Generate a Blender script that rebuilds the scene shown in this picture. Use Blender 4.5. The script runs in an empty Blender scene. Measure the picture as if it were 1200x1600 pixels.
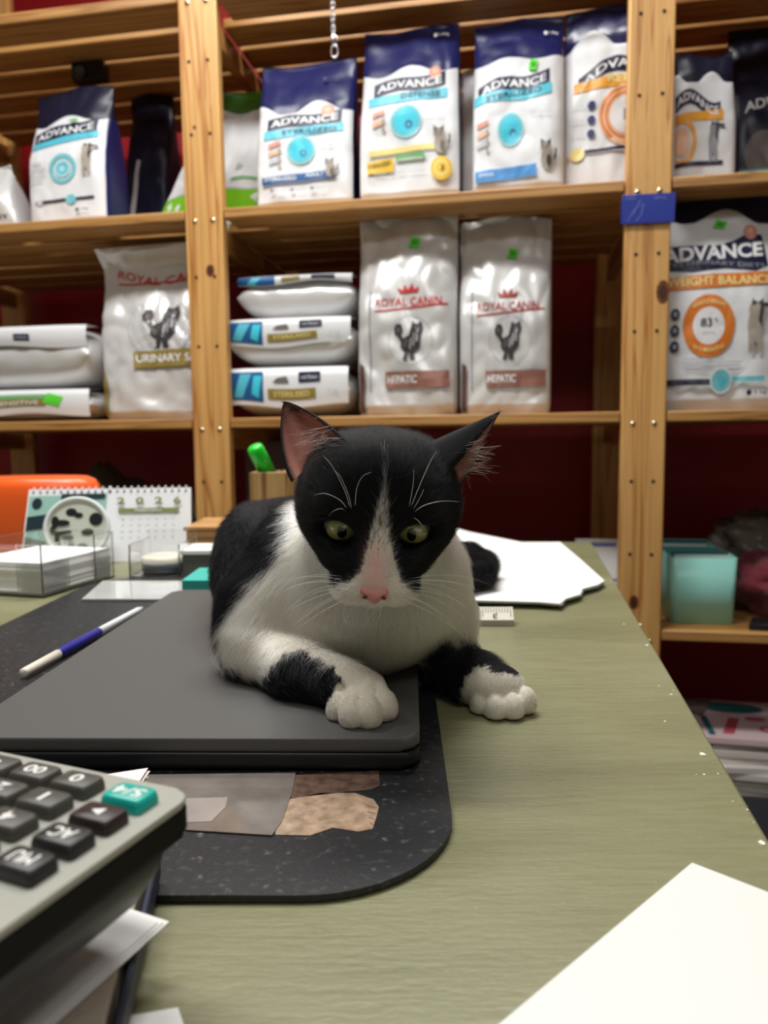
import bpy, bmesh, math, random
import numpy as np
from mathutils import Vector, Matrix, noise

# ---------------------------------------------------------------- camera
F = 1180.0; PITCH = math.radians(5.66); ROLL = math.radians(.67); CAMZ = .92
_c, _s, _cr, _sr = math.cos(PITCH), math.sin(PITCH), math.cos(ROLL), math.sin(ROLL)
FW = Vector((0, _c, -_s))
RT = _cr * Vector((1, 0, 0)) - _sr * Vector((0, _s, _c))
UP = _sr * Vector((1, 0, 0)) + _cr * Vector((0, _s, _c))
scene = bpy.context.scene
C = scene.collection
cd = bpy.data.cameras.new('camera'); cam = bpy.data.objects.new('camera', cd); C.objects.link(cam)
cd.sensor_fit = 'VERTICAL'; cd.sensor_height = 36; cd.lens = F / 1600 * 36; cd.clip_start = .02
cam.matrix_world = Matrix((( RT.x, UP.x, -FW.x, 0), (RT.y, UP.y, -FW.y, 0), (RT.z, UP.z, -FW.z, CAMZ), (0, 0, 0, 1)))
cd.dof.use_dof = True; cd.dof.focus_distance = .40; cd.dof.aperture_fstop = 10
scene.camera = cam
scene.view_settings.view_transform = 'Standard'
scene.view_settings.look = 'None'
scene.view_settings.exposure = 0.0
scene.view_settings.gamma = 1
scene.view_settings.use_curve_mapping = False

# ---------------------------------------------------------------- light
world = bpy.data.worlds.new('world'); scene.world = world; world.use_nodes = True
world.node_tree.nodes['Background'].inputs[0].default_value = (.9, .95, 1, 1)
world.node_tree.nodes['Background'].inputs[1].default_value = .09
def area(name, loc, size, energy, color, aim):
    l = bpy.data.lights.new(name, 'AREA'); l.shape = 'RECTANGLE'; l.size, l.size_y = size
    l.energy = energy; l.color = color
    o = bpy.data.objects.new(name, l); C.objects.link(o); o.location = loc
    o.rotation_euler = (Vector(aim) - Vector(loc)).to_track_quat('-Z', 'Y').to_euler()
    return o
area('ceiling_lamp_light', (-.50, .72, 2.44), (1.2, .16), 31, (1, .995, .97), (-.50, .72, 0))
area('shelf_side_lamp_light', (.10, 1.30, 2.42), (.9, .12), 17, (1, .995, .97), (.12, 1.1, 0))
area('rear_fill_light', (.15, -.85, 2.44), (1.2, .3), 11, (1, .995, .98), (.1, 0, 1.0))  # added unseen fill behind the camera, brightens the bag fronts

# ---------------------------------------------------------------- frames of reference
def ray(x, y): return FW + (x - 600) / F * RT + (800 - y) / F * UP
def P(x, y, Y):
    d = ray(x, y); t = Y / d.y; return Vector((d.x * t, Y, CAMZ + d.z * t))
def H(x, y, z):
    d = ray(x, y); t = (z - CAMZ) / d.z; return Vector((d.x * t, d.y * t, z))
PHI = math.radians(10.3); OX, OY = .456, 1.33
MS = Matrix.Translation((OX, OY, 0)) @ Matrix.Rotation(-PHI, 4, 'Z')     # shelf frame: u right, v back, z up
def S(x, y, v):
    d = ray(x, y); nx, ny = math.sin(PHI), math.cos(PHI)
    t = (v + nx * OX + ny * OY) / (d.x * nx + d.y * ny)
    return Vector(((d.x * t - OX) * ny - (d.y * t - OY) * nx, v, CAMZ + d.z * t))
def proj(p):
    q = Vector(p) - Vector((0, 0, CAMZ)); d = q.dot(FW)
    return 600 + F * q.dot(RT) / d, 800 - F * q.dot(UP) / d

def srgb(r, g, b):
    return tuple(((c / 255) / 12.92 if c / 255 <= .04045 else ((c / 255 + .055) / 1.055) ** 2.4) for c in (r, g, b))

# ---------------------------------------------------------------- materials
_mats = {}
def mat(name, col=(.5, .5, .5), rough=.5, metal=0, spec=.5, trans=0, ior=1.45, coat=0, emit=None, bump=0, bscale=200, var=0, vscale=20, sheen=0):
    if name in _mats: return _mats[name]
    m = bpy.data.materials.new(name); m.use_nodes = True; nt = m.node_tree; b = nt.nodes['Principled BSDF']
    b.inputs['Base Color'].default_value = (*col, 1); b.inputs['Roughness'].default_value = rough
    b.inputs['Metallic'].default_value = metal; b.inputs['Specular IOR Level'].default_value = spec
    b.inputs['Transmission Weight'].default_value = trans; b.inputs['IOR'].default_value = ior
    b.inputs['Coat Weight'].default_value = coat; b.inputs['Coat Roughness'].default_value = .08
    if sheen: b.inputs['Sheen Weight'].default_value = sheen
    tc = nt.nodes.new('ShaderNodeTexCoord')
    if bump:
        n = nt.nodes.new('ShaderNodeTexNoise'); n.inputs['Scale'].default_value = bscale; n.inputs['Detail'].default_value = 4
        nt.links.new(tc.outputs['Object'], n.inputs['Vector'])
        bp = nt.nodes.new('ShaderNodeBump'); bp.inputs['Strength'].default_value = bump; bp.inputs['Distance'].default_value = .002
        nt.links.new(n.outputs['Fac'], bp.inputs['Height']); nt.links.new(bp.outputs['Normal'], b.inputs['Normal'])
    if var:
        n = nt.nodes.new('ShaderNodeTexNoise'); n.inputs['Scale'].default_value = vscale; n.inputs['Detail'].default_value = 5
        nt.links.new(tc.outputs['Object'], n.inputs['Vector'])
        r = nt.nodes.new('ShaderNodeValToRGB')
        r.color_ramp.elements[0].position = .3; r.color_ramp.elements[1].position = .7
        r.color_ramp.elements[0].color = (*[c * (1 - var) for c in col], 1)
        r.color_ramp.elements[1].color = (*[min(1, c * (1 + var)) for c in col], 1)
        nt.links.new(n.outputs['Fac'], r.inputs['Fac']); nt.links.new(r.outputs['Color'], b.inputs['Base Color'])
    _mats[name] = m
    return m

def mix_ramp(nt, fac, stops):
    r = nt.nodes.new('ShaderNodeValToRGB'); e = r.color_ramp.elements
    e[0].position, e[0].color = stops[0][0], (*stops[0][1], 1)
    e[1].position, e[1].color = stops[-1][0], (*stops[-1][1], 1)
    for p, c in stops[1:-1]:
        x = e.new(p); x.color = (*c, 1)
    nt.links.new(fac, r.inputs['Fac']); return r.outputs['Color']

def wood(name, axis, light=(214, 168, 105), dark=(170, 112, 55), rough=.42, seed=0):
    if name in _mats: return _mats[name]
    m = bpy.data.materials.new(name); m.use_nodes = True; nt = m.node_tree; b = nt.nodes['Principled BSDF']
    tc = nt.nodes.new('ShaderNodeTexCoord'); mp = nt.nodes.new('ShaderNodeMapping')
    sc = [1, 1, 1]; sc[axis] = .045; mp.inputs['Scale'].default_value = sc
    mp.inputs['Location'].default_value = (seed * 1.7, seed * 2.3, seed * .9)
    nt.links.new(tc.outputs['Object'], mp.inputs['Vector'])
    n = nt.nodes.new('ShaderNodeTexNoise'); n.inputs['Scale'].default_value = 26; n.inputs['Detail'].default_value = 3; n.inputs['Distortion'].default_value = 1.2
    nt.links.new(mp.outputs['Vector'], n.inputs['Vector'])
    mth = nt.nodes.new('ShaderNodeMath'); mth.operation = 'MULTIPLY'; mth.inputs[1].default_value = 9
    nt.links.new(n.outputs['Fac'], mth.inputs[0])
    fr = nt.nodes.new('ShaderNodeMath'); fr.operation = 'PINGPONG'; fr.inputs[1].default_value = 1
    nt.links.new(mth.outputs[0], fr.inputs[0])
    L, D = srgb(*light), srgb(*dark)
    mid = tuple(.35 * a + .65 * c for a, c in zip(D, L))
    col = mix_ramp(nt, fr.outputs[0], [(0, D), (.22, mid), (.6, L), (1, tuple(.15 * a + .85 * c for a, c in zip(D, L)))])
    n2 = nt.nodes.new('ShaderNodeTexNoise'); n2.inputs['Scale'].default_value = 90; n2.inputs['Detail'].default_value = 2
    nt.links.new(mp.outputs['Vector'], n2.inputs['Vector'])
    mx = nt.nodes.new('ShaderNodeMixRGB'); mx.blend_type = 'MULTIPLY'; mx.inputs['Fac'].default_value = .35
    nt.links.new(col, mx.inputs['Color1'])
    c2 = mix_ramp(nt, n2.outputs['Fac'], [(.3, (.55, .5, .42)), (.6, (1, 1, 1))])
    nt.links.new(c2, mx.inputs['Color2']); nt.links.new(mx.outputs['Color'], b.inputs['Base Color'])
    bp = nt.nodes.new('ShaderNodeBump'); bp.inputs['Strength'].default_value = .15; bp.inputs['Distance'].default_value = .001
    nt.links.new(fr.outputs[0], bp.inputs['Height']); nt.links.new(bp.outputs['Normal'], b.inputs['Normal'])
    b.inputs['Roughness'].default_value = rough
    _mats[name] = m
    return m

# ---------------------------------------------------------------- object helpers
def tag(o, label=None, cat=None, group=None, kind=None):
    if label: o['label'] = label
    if cat: o['category'] = cat
    if group: o['group'] = group
    if kind: o['kind'] = kind
    return o

def empty(name, mw, label, cat, group=None):
    o = bpy.data.objects.new(name, None); C.objects.link(o)
    if not isinstance(mw, Matrix): mw = Matrix.Translation(mw)
    o.matrix_world = mw; o.empty_display_size = .02
    return tag(o, label, cat, group)

class MB:
    """mesh builder; geometry is given in the frame self.m (local -> world)"""
    def __init__(s, m=None):
        s.bm = bmesh.new(); s.mats = []; s.m = m or Matrix.Identity(4); s.sm = False
    def mi(s, mt):
        if mt not in s.mats: s.mats.append(mt)
        return s.mats.index(mt)
    def faces(s, vs, fs, mt, smooth=False):
        v = [s.bm.verts.new(p) for p in vs]; i = s.mi(mt); out = []
        for f in fs:
            try: q = s.bm.faces.new([v[k] for k in f])
            except ValueError: continue
            q.material_index = i; q.smooth = smooth; out.append(q)
        return v, out
    def box(s, lo, hi, mt, bev=0, xf=None, seg=2):
        x0, y0, z0 = lo; x1, y1, z1 = hi
        vs = [(x0,y0,z0),(x1,y0,z0),(x1,y1,z0),(x0,y1,z0),(x0,y0,z1),(x1,y0,z1),(x1,y1,z1),(x0,y1,z1)]
        if xf: vs = [xf @ Vector(p) for p in vs]
        v, f = s.faces(vs, [(0,3,2,1),(4,5,6,7),(0,1,5,4),(1,2,6,5),(2,3,7,6),(3,0,4,7)], mt)
        if bev:
            es = list({e for q in f for e in q.edges})
            r = bmesh.ops.bevel(s.bm, geom=es, offset=bev, segments=seg, profile=.5, affect='EDGES')
            for q in r['faces']: q.material_index = s.mi(mt); q.smooth = True
    def prism(s, pts, z0, z1, mt, bev=0, xf=None, seg=2, smooth=False):
        n = len(pts)
        a = sum(pts[i][0] * pts[(i+1) % n][1] - pts[(i+1) % n][0] * pts[i][1] for i in range(n))
        if a < 0: pts = pts[::-1]
        vs = [Vector((p[0], p[1], z0)) for p in pts] + [Vector((p[0], p[1], z1)) for p in pts]
        if xf: vs = [xf @ p for p in vs]
        fs = [tuple(range(n - 1, -1, -1)), tuple(range(n, 2 * n))] + [(i, (i+1) % n, n + (i+1) % n, n + i) for i in range(n)]
        v, f = s.faces(vs, fs, mt)
        if smooth:
            for q in f[2:]: q.smooth = True
        if bev:
            es = [e for q in f[:2] for e in q.edges]
            r = bmesh.ops.bevel(s.bm, geom=es, offset=bev, segments=seg, profile=.5, affect='EDGES')
            for q in r['faces']: q.material_index = s.mi(mt); q.smooth = True
    def tube(s, path, rad, mt, n=10, cap=True, xf=None):
        path = [Vector(p) for p in path]
        if not hasattr(rad, '__len__'): rad = [rad] * len(path)
        rings = []; ref = None; vs = []
        for i, p in enumerate(path):
            d = (path[min(i + 1, len(path) - 1)] - path[max(i - 1, 0)]).normalized()
            if ref is None:
                ref = d.orthogonal().normalized()
            ref = (ref - ref.dot(d) * d).normalized(); b = d.cross(ref)
            vs += [p + rad[i] * (math.cos(2*math.pi*k/n) * ref + math.sin(2*math.pi*k/n) * b) for k in range(n)]
        if xf: vs = [xf @ p for p in vs]
        fs = [(i*n+k, i*n+(k+1) % n, (i+1)*n+(k+1) % n, (i+1)*n+k) for i in range(len(path)-1) for k in range(n)]
        if cap: fs += [tuple(range(n-1, -1, -1)), tuple(range((len(path)-1)*n, len(path)*n))]
        s.faces(vs, fs, mt, True)
    def lathe(s, prof, mt, n=32, xf=None, smooth=True):
        vs = []
        for r, z in prof: vs += [Vector((max(r, 1e-5) * math.cos(2*math.pi*k/n), max(r, 1e-5) * math.sin(2*math.pi*k/n), z)) for k in range(n)]
        if xf: vs = [xf @ p for p in vs]
        fs = [(i*n+k, i*n+(k+1) % n, (i+1)*n+(k+1) % n, (i+1)*n+k) for i in range(len(prof)-1) for k in range(n)]
        s.faces(vs, fs, mt, smooth)
    def ell(s, c, r, mt, nu=20, nv=12, xf=None):
        prof = [(math.sin(math.pi*i/nv), -math.cos(math.pi*i/nv)) for i in range(nv+1)]
        m = Matrix.Translation(c) @ Matrix.Diagonal((*r, 1))
        s.lathe(prof, mt, nu, (xf @ m) if xf else m)
    def build(s, name, parent=None, origin=None, recalc=True):
        me = bpy.data.meshes.new(name)
        if recalc: bmesh.ops.recalc_face_normals(s.bm, faces=s.bm.faces)
        o = bpy.data.objects.new(name, me); C.objects.link(o)
        if parent is not None:
            bpy.context.view_layer.update()
            s.bm.transform(parent.matrix_world.inverted() @ s.m); o.parent = parent
        else:
            base = Matrix.Identity(4)
            if origin is not None: base = Matrix.Translation(origin)
            else:
                co = [s.m @ v.co for v in s.bm.verts]
                base = Matrix.Translation(((min(c.x for c in co)+max(c.x for c in co))/2, (min(c.y for c in co)+max(c.y for c in co))/2, min(c.z for c in co)))
            if abs(s.m.to_euler().z) > 1e-4 and origin is None: base = base @ s.m.to_3x3().normalized().to_4x4()
            s.bm.transform(base.inverted() @ s.m); o.matrix_world = base
        s.bm.to_mesh(me); s.bm.free()
        for m in s.mats: me.materials.append(m)
        return o

_txt = {}
def text_mesh(st, bold=0.0):
    """flat text as (verts2d normalised to height 1, width), faces"""
    key = (st, bold)
    if key in _txt: return _txt[key]
    cu = bpy.data.curves.new('t', 'FONT'); cu.body = st; cu.size = 1; cu.offset = bold; cu.resolution_u = 3; cu.fill_mode = 'FRONT'
    ob = bpy.data.objects.new('t', cu); C.objects.link(ob)
    dg = bpy.context.evaluated_depsgraph_get(); dg.update()
    me = ob.evaluated_get(dg).to_mesh()
    vs = [(v.co.x, v.co.y) for v in me.vertices]; fs = [tuple(p.vertices) for p in me.polygons]
    ob.evaluated_get(dg).to_mesh_clear()
    bpy.data.objects.remove(ob); bpy.data.curves.remove(cu)
    x0, x1 = min(v[0] for v in vs), max(v[0] for v in vs); y0, y1 = min(v[1] for v in vs), max(v[1] for v in vs)
    h = (y1 - y0) or 1
    vs = [((x - x0) / (x1 - x0) - .5, (y - y0) / h - .5) for x, y in vs]
    _txt[key] = (vs, fs); return _txt[key]

def ellpts(cx, cy, rx, ry, n=28, a0=0, a1=2*math.pi):
    return [(cx + rx * math.cos(a0 + (a1-a0) * k / n), cy + ry * math.sin(a0 + (a1-a0) * k / n)) for k in range(n)]

def art(mb, items, fn, maxlen=.2, lift0=.0007, step=.00022):
    """prints flat artwork (unit square x right, y up) through fn(x, y, lift) onto a surface"""
    for i, it in enumerate(items):
        mt, kind = it[0], it[1]; lift = lift0 + step * i
        if kind == 'poly' or kind == 'ell':
            pts = it[2] if kind == 'poly' else ellpts(*it[2])
            b = bmesh.new(); f = b.faces.new([b.verts.new((x, y, 0)) for x, y in pts])
            bmesh.ops.triangulate(b, faces=[f])
            for _ in range(4):
                es = [e for e in b.edges if e.calc_length() > maxlen]
                if not es: break
                bmesh.ops.subdivide_edges(b, edges=es, cuts=1); bmesh.ops.triangulate(b, faces=b.faces)
            b.verts.ensure_lookup_table(); b.verts.index_update()
            vs = [(v.co.x, v.co.y) for v in b.verts]; fs = [tuple(v.index for v in f.verts) for f in b.faces]; b.free()
            f0 = fs[0]; sgn = (vs[f0[1]][0]-vs[f0[0]][0])*(vs[f0[2]][1]-vs[f0[0]][1])-(vs[f0[2]][0]-vs[f0[0]][0])*(vs[f0[1]][1]-vs[f0[0]][1])
        elif kind == 'band':                      # (x0, x1, lo(x), hi(x))
            x0, x1, lo, hi = it[2]; n = max(2, int((x1 - x0) / .025)); vs = []
            for k in range(n + 1):
                x = x0 + (x1 - x0) * k / n; a, c = lo(x), hi(x); vs += [(x, a), (x, (a + c) / 2), (x, c)]
            fs = [(3*k, 3*k+3, 3*k+4, 3*k+1) for k in range(n)] + [(3*k+1, 3*k+4, 3*k+5, 3*k+2) for k in range(n)]
        elif kind == 'ring':
            cx, cy, rx, ry, q = it[2]; n = 32
            vs = ellpts(cx, cy, rx, ry, n) + ellpts(cx, cy, rx * q, ry * q, n)
            fs = [(k, (k+1) % n, n + (k+1) % n, n + k) for k in range(n)]
        elif kind == 'text':                      # (string, cx, cy, width, height, bold, slope/curve fn)
            st, cx, cy, w, h, bold = it[2][:6]; wv = it[2][6] if len(it[2]) > 6 else (lambda x: 0)
            tv, fs = text_mesh(st, bold)
            if maxlen < .15:
                b = bmesh.new(); bv = [b.verts.new((x * w, y * h, 0)) for x, y in tv]
                for f in fs:
                    try: b.faces.new([bv[k] for k in f])
                    except ValueError: pass
                bmesh.ops.triangulate(b, faces=b.faces)
                for _ in range(3):
                    es = [e for e in b.edges if e.calc_length() > .035]
                    if not es: break
                    bmesh.ops.subdivide_edges(b, edges=es, cuts=1); bmesh.ops.triangulate(b, faces=b.faces)
                b.verts.index_update(); tv = [(v.co.x / w, v.co.y / h) for v in b.verts]; fs = [tuple(v.index for v in f.verts) for f in b.faces]; b.free()
            vs = [(cx + x * w, cy + y * h + wv(cx + x * w)) for x, y in tv]; lift += .0007 if maxlen < .15 else 0
        mb.faces([fn(x, y, lift) for x, y in vs], fs, mt)
# ---------------------------------------------------------------- room
def struct(name, lo, hi, mt, m=None):
    b = MB(m); b.box(lo, hi, mt); o = b.build(name); o['kind'] = 'structure'; return o
M_wallred = mat('wall_red_paint', srgb(150, 14, 24), .45, bump=.15, bscale=60, var=.12, vscale=6)
M_wallpale = mat('wall_pale_paint', srgb(168, 162, 150), .7, bump=.1, bscale=80)
M_ceil = mat('ceiling_paint', srgb(215, 214, 210), .8)
M_floor = mat('floor_dark_tile', srgb(60, 50, 46), .4, var=.2, vscale=4)
struct('floor', (-3, -2, -.1), (2.6, 3.2, 0), M_floor)
struct('ceiling', (-3, -2, 2.5), (2.6, 3.2, 2.6), M_ceil)
struct('wall_back', (-3.4, .64, 0), (2.6, .74, 2.5), M_wallred, MS)
struct('wall_left', (-2.6, -1.6, 0), (-2.5, 2.8, 2.5), M_wallpale)
struct('wall_right', (2.1, -1.6, 0), (2.2, 1.6, 2.5), M_wallpale)
struct('wall_front', (-2.6, -1.7, 0), (2.2, -1.6, 2.5), M_wallpale)

# ---------------------------------------------------------------- shelving
W_post = [wood('pine_upright_%s' % c, 2, (222, 172, 104), (176, 112, 50), seed=i) for i, c in enumerate(('pale', 'honey', 'amber'))]
W_slat = [wood('pine_slat_%s' % c, 0, (190, 142, 82), (142, 92, 44), seed=4 + i) for i, c in enumerate(('pale', 'honey', 'amber'))]
W_rail = wood('pine_side_rail', 1, (180, 128, 70), (136, 84, 38), seed=9)
M_screw = mat('screw_zinc', (.75, .66, .45), .25, 1)
M_hole = mat('peg_hole_dark', (.03, .015, .008), .9)
M_knot = mat('wood_knot', srgb(110, 60, 32), .5, var=.5, vscale=120)
M_knot2 = mat('wood_knot_core', srgb(72, 36, 22), .5, var=.3, vscale=200)
shelf = empty('wooden_shelving_unit', MS, 'tall pine shelving unit with drilled uprights holding bags of pet food', 'shelving unit')
UPR = [-1.606, -.803, 0, .803]
LV = [1.742, 1.352, .960, .570, .180]
knots = {1: [(.010, 1.238, .0085, .0115, 0), (-.012, 1.50, .003, .004, 0), (.0, 1.80, .012, .006, 1)], 2: [(.027, 1.162, .011, .020, 1), (-.010, .620, .0085, .013, 1), (-.02, 1.70, .003, .003, 0)], 0: [(0, 1.4, .01, .012, 0)], 3: [(0, 1.0, .01, .014, 0)]}
HW = .0375
for i, u in enumerate(UPR):
    for back in (0, 1):
        v0, v1 = (0, .024) if not back else (.545, .569)
        b = MB(MS); b.box((u-HW, v0, 0), (u+HW, v1, 2.12), W_post[(i + back) % 3], .003)
        if not back:
            for n in range(16):
                z = .057 + n * .13
                if min(abs(z - (l - .022)) for l in LV) < .03: continue
                for s in (-1, 1):
                    b.lathe([(0, 0), (.0028, 0), (.0032, -.0004)], M_hole, 12, Matrix.Translation((u + s*.0185, v0 - .0003, z)) @ Matrix.Rotation(math.radians(-90), 4, 'X'))
            for (ku, kz, a, c, br) in knots.get(i, []):
                x = Matrix.Translation((u + ku, v0 - .0002, kz)) @ Matrix.Rotation(math.radians(90), 4, 'X')
                n = 26
                pr = [(a*math.cos(2*math.pi*k/n)*(1+.06*math.sin(3*k)), c*math.sin(2*math.pi*k/n)) for k in range(n)]
                b.faces([x @ Vector((p[0], p[1], 0)) for p in pr], [tuple(range(n))], M_knot)
                b.faces([x @ Vector((p[0]*.6, p[1]*.6, .0003)) for p in pr], [tuple(range(n))], M_knot2)
        p = b.build('rear_post' if back else 'front_post', shelf)
        if not back:
            for l in LV:
                for s in (-1, 1):
                    q = MB(MS); x = Matrix.Translation((u + s*.018, 0, l - .022)) @ Matrix.Rotation(math.radians(90), 4, 'X')
                    q.lathe([(0, .0022), (.0025, .0020), (.0048, .0008), (.005, -.002)], M_screw, 14, x)
                    q.box((-.003, -.0005, .0018), (.003, .0005, .0024), M_hole, xf=x); q.box((-.0005, -.003, .0018), (.0005, .003, .0024), M_hole, xf=x)
                    q.build('screw', p)
    for l in LV:
        b = MB(MS); b.box((u - .011, .024, l - .062), (u + .011, .545, l - .020), W_rail, .002); b.build('side_rail', shelf)
for bay in range(3):
    u0, u1 = UPR[bay] + HW + .0015, UPR[bay + 1] - HW - .0015
    for j, l in enumerate(LV):
        b = MB(MS)
        for k in range(6):
            v0 = .002 + k * .0955
            ex = .0278 if 1 <= k <= 4 else 0
            b.box((u0 - ex, v0 + (.004 if k == 1 else 0), l - .019), (u1 + ex, v0 + .080, l), W_slat[(bay + j + k * 2) % 3], .0025)
        b.build('shelf_board', shelf)

# ---------------------------------------------------------------- desk
m = bpy.data.materials.new('olive_painted_wood'); m.use_nodes = True; nt = m.node_tree; b_ = nt.nodes['Principled BSDF']
tc = nt.nodes.new('ShaderNodeTexCoord')
def noisen(scale, sc=(1, 1, 1), det=4, rough=.5, dist=0):
    mp = nt.nodes.new('ShaderNodeMapping'); mp.inputs['Scale'].default_value = sc; nt.links.new(tc.outputs['Object'], mp.inputs['Vector'])
    n = nt.nodes.new('ShaderNodeTexNoise'); n.inputs['Scale'].default_value = scale; n.inputs['Detail'].default_value = det
    n.inputs['Roughness'].default_value = rough; n.inputs['Distortion'].default_value = dist
    nt.links.new(mp.outputs['Vector'], n.inputs['Vector']); return n.outputs['Fac']
n1 = noisen(7, (.5, 1.6, 1), 5); n2 = noisen(260, (.10, 1, 1), 4, .7); n3 = noisen(420, (.35, 1, 1), 3, .6)
col = mix_ramp(nt, n1, [(.3, srgb(114, 113, 80)), (.55, srgb(127, 126, 92)), (.75, srgb(141, 138, 108))])
mx = nt.nodes.new('ShaderNodeMixRGB'); mx.blend_type = 'MULTIPLY'; mx.inputs['Fac'].default_value = .28; nt.links.new(col, mx.inputs['Color1'])
nt.links.new(mix_ramp(nt, n2, [(.25, (.72, .7, .62)), (.55, (1, 1, 1)), (.8, (1.0, 1.0, 1.0))]), mx.inputs['Color2'])
nt.links.new(mx.outputs['Color'], b_.inputs['Base Color'])
nt.links.new(mix_ramp(nt, n2, [(.3, (.32,)*3), (.7, (.52,)*3)]), b_.inputs['Roughness'])
ad = nt.nodes.new('ShaderNodeMath'); ad.operation = 'MULTIPLY_ADD'; ad.inputs[1].default_value = .8; nt.links.new(n3, ad.inputs[0]); nt.links.new(n2, ad.inputs[2])
bp = nt.nodes.new('ShaderNodeBump'); bp.inputs['Strength'].default_value = .30; bp.inputs['Distance'].default_value = .0010
nt.links.new(ad.outputs[0], bp.inputs['Height']); nt.links.new(bp.outputs['Normal'], b_.inputs['Normal'])
b_.inputs['Specular IOR Level'].default_value = .65
M_desk = m
M_chip = mat('chipped_plaster_white', srgb(226, 222, 205), .6)
def Hd(x, y, z=.75): return H(x, y, z)
# right edge line through two table points, desk aligned to the shelves
e1, e0 = Hd(924, 847), Hd(1200, 1308)
dirv = (e1 - e0).normalized(); perp = Vector((-dirv.y, dirv.x, 0))
p_back = e1; p_near = e1 - dirv * 1.15
bl = p_back + Vector((-1.35, .02 + 1.35 * math.tan(PHI) * .9, 0))
desk = empty('desk', ((p_back + p_near) / 2).xyz * Vector((1, 1, 0)) if False else Vector((-.4, .5, 0)), 'olive green painted desk with chipped right edge under the cat', 'desk')
b = MB()
top = [(p_near.x, p_near.y), (p_back.x, p_back.y), (bl.x, bl.y), (bl.x, p_near.y + .0)]
b.prism(top, .712, .75, M_desk, .002)
rnd = random.Random(3)
chips = [(1098, 1178, 9), (1190, 1316, 9), (1000, 975, 4), (1011, 1008, 4), (1049, 1085, 4), (1039, 1127, 3), (1100, 1210, 4), (1122, 1209, 3), (1088, 1210, 2), (1168, 1265, 3), (1030, 1072, 2), (1178, 1285, 2), (1145, 1252, 2), (975, 975, 3), (1052, 1078, 2)]
for (x, y, r) in chips:
    c = Hd(x, y, .7503); s = r * c.y / F * .6; n = 9
    b.prism([(c.x + s * rnd.uniform(.5, 1.2) * math.cos(6.283*k/n), c.y + 1.5 * s * rnd.uniform(.5, 1.2) * math.sin(6.283*k/n)) for k in range(n)], .7495, .7504, M_chip)
for i in range(46):
    x = rnd.gauss(560, 140) if i < 20 else rnd.uniform(700, 1150); y = rnd.uniform(1420, 1590) if i < 20 else rnd.uniform(1000, 1560)
    c = Hd(x, y, .7502); s = rnd.uniform(.00008, .00022) * (c.y / .4)
    if c.x > .15: continue
    b.prism([(c.x - s*2, c.y - s*.6), (c.x + s*2, c.y - s*.4), (c.x + s*1.6, c.y + s*.6), (c.x - s*1.4, c.y + s*.6)], .7499, .7503, M_chip)
b.build('desk_top', desk)
b = MB(); b.box((bl.x + .05, p_near.y + .06, .60), (p_near.x - .07, p_near.y + .08, .712), M_desk); b.build('apron', desk)
for (x, y) in ((p_near.x - .07, p_near.y + .08), (bl.x + .06, p_near.y + .08), (bl.x + .06, bl.y - .08), (p_back.x - .08, p_back.y - .08)):
    b = MB(); b.box((x - .025, y - .025, 0), (x + .025, y + .025, .712), M_desk, .003); b.build('leg', desk)
# ---------------------------------------------------------------- printed pet food bags
K = dict(
 white=mat('bag_white_film', srgb(232, 233, 236), .34, bump=.10, bscale=45),
 navy=mat('bag_navy_film', srgb(30, 34, 92), .30, bump=.12, bscale=45),
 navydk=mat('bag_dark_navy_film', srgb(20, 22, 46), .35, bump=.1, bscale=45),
 silver=mat('bag_silver_white_film', srgb(222, 221, 220), .33, .2, coat=.0, bump=.12, bscale=24),
 ink=mat('print_navy_ink', srgb(24, 28, 62), .4), cyan=mat('print_cyan', srgb(88, 190, 212), .4),
 teal=mat('print_teal', srgb(120, 196, 206), .4), pale=mat('print_pale_cyan', srgb(176, 226, 236), .4), bcyan=mat('print_bright_cyan', srgb(70, 205, 228), .4),
 blue=mat('print_blue', srgb(34, 92, 152), .4), sky=mat('print_sky_blue', srgb(84, 150, 214), .4),
 yel=mat('print_yellow', srgb(240, 196, 60), .4), pyel=mat('print_pale_yellow', srgb(246, 226, 150), .4), grn=mat('print_green', srgb(120, 180, 120), .4),
 org=mat('print_orange', srgb(226, 128, 46), .4), amber=mat('print_amber', srgb(238, 166, 52), .4), peach=mat('print_peach', srgb(236, 190, 160), .4),
 salmon=mat('print_salmon', srgb(226, 150, 130), .4), red=mat('print_red', srgb(206, 56, 52), .4), dred=mat('print_dull_red', srgb(178, 66, 60), .4),
 gold=mat('print_olive_gold', srgb(150, 130, 62), .4), brown=mat('print_rose_brown', srgb(150, 104, 92), .4), dkbrown=mat('print_dark_brown', srgb(96, 66, 58), .4),
 grey=mat('print_grey', srgb(150, 150, 156), .4), lgrey=mat('print_light_grey', srgb(196, 198, 204), .4), dgrey=mat('print_dark_grey', srgb(62, 60, 62), .4),
 mgrey=mat('print_mid_grey', srgb(108, 102, 98), .4), fur=mat('print_cat_tan', srgb(172, 160, 148), .4), txw=mat('print_white', srgb(240, 240, 242), .4),
 stick=mat('sticker_neon_green', srgb(96, 220, 60), .5), stickd=mat('sticker_ink_green', srgb(30, 120, 30), .5), black=mat('print_black', (.015, .015, .018), .4),
 lime=mat('bag_lime_green', srgb(122, 196, 28), .35), dlime=mat('bag_dark_green', srgb(60, 110, 20), .35), navl=mat('print_navy_light', srgb(60, 66, 120), .4))

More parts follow.
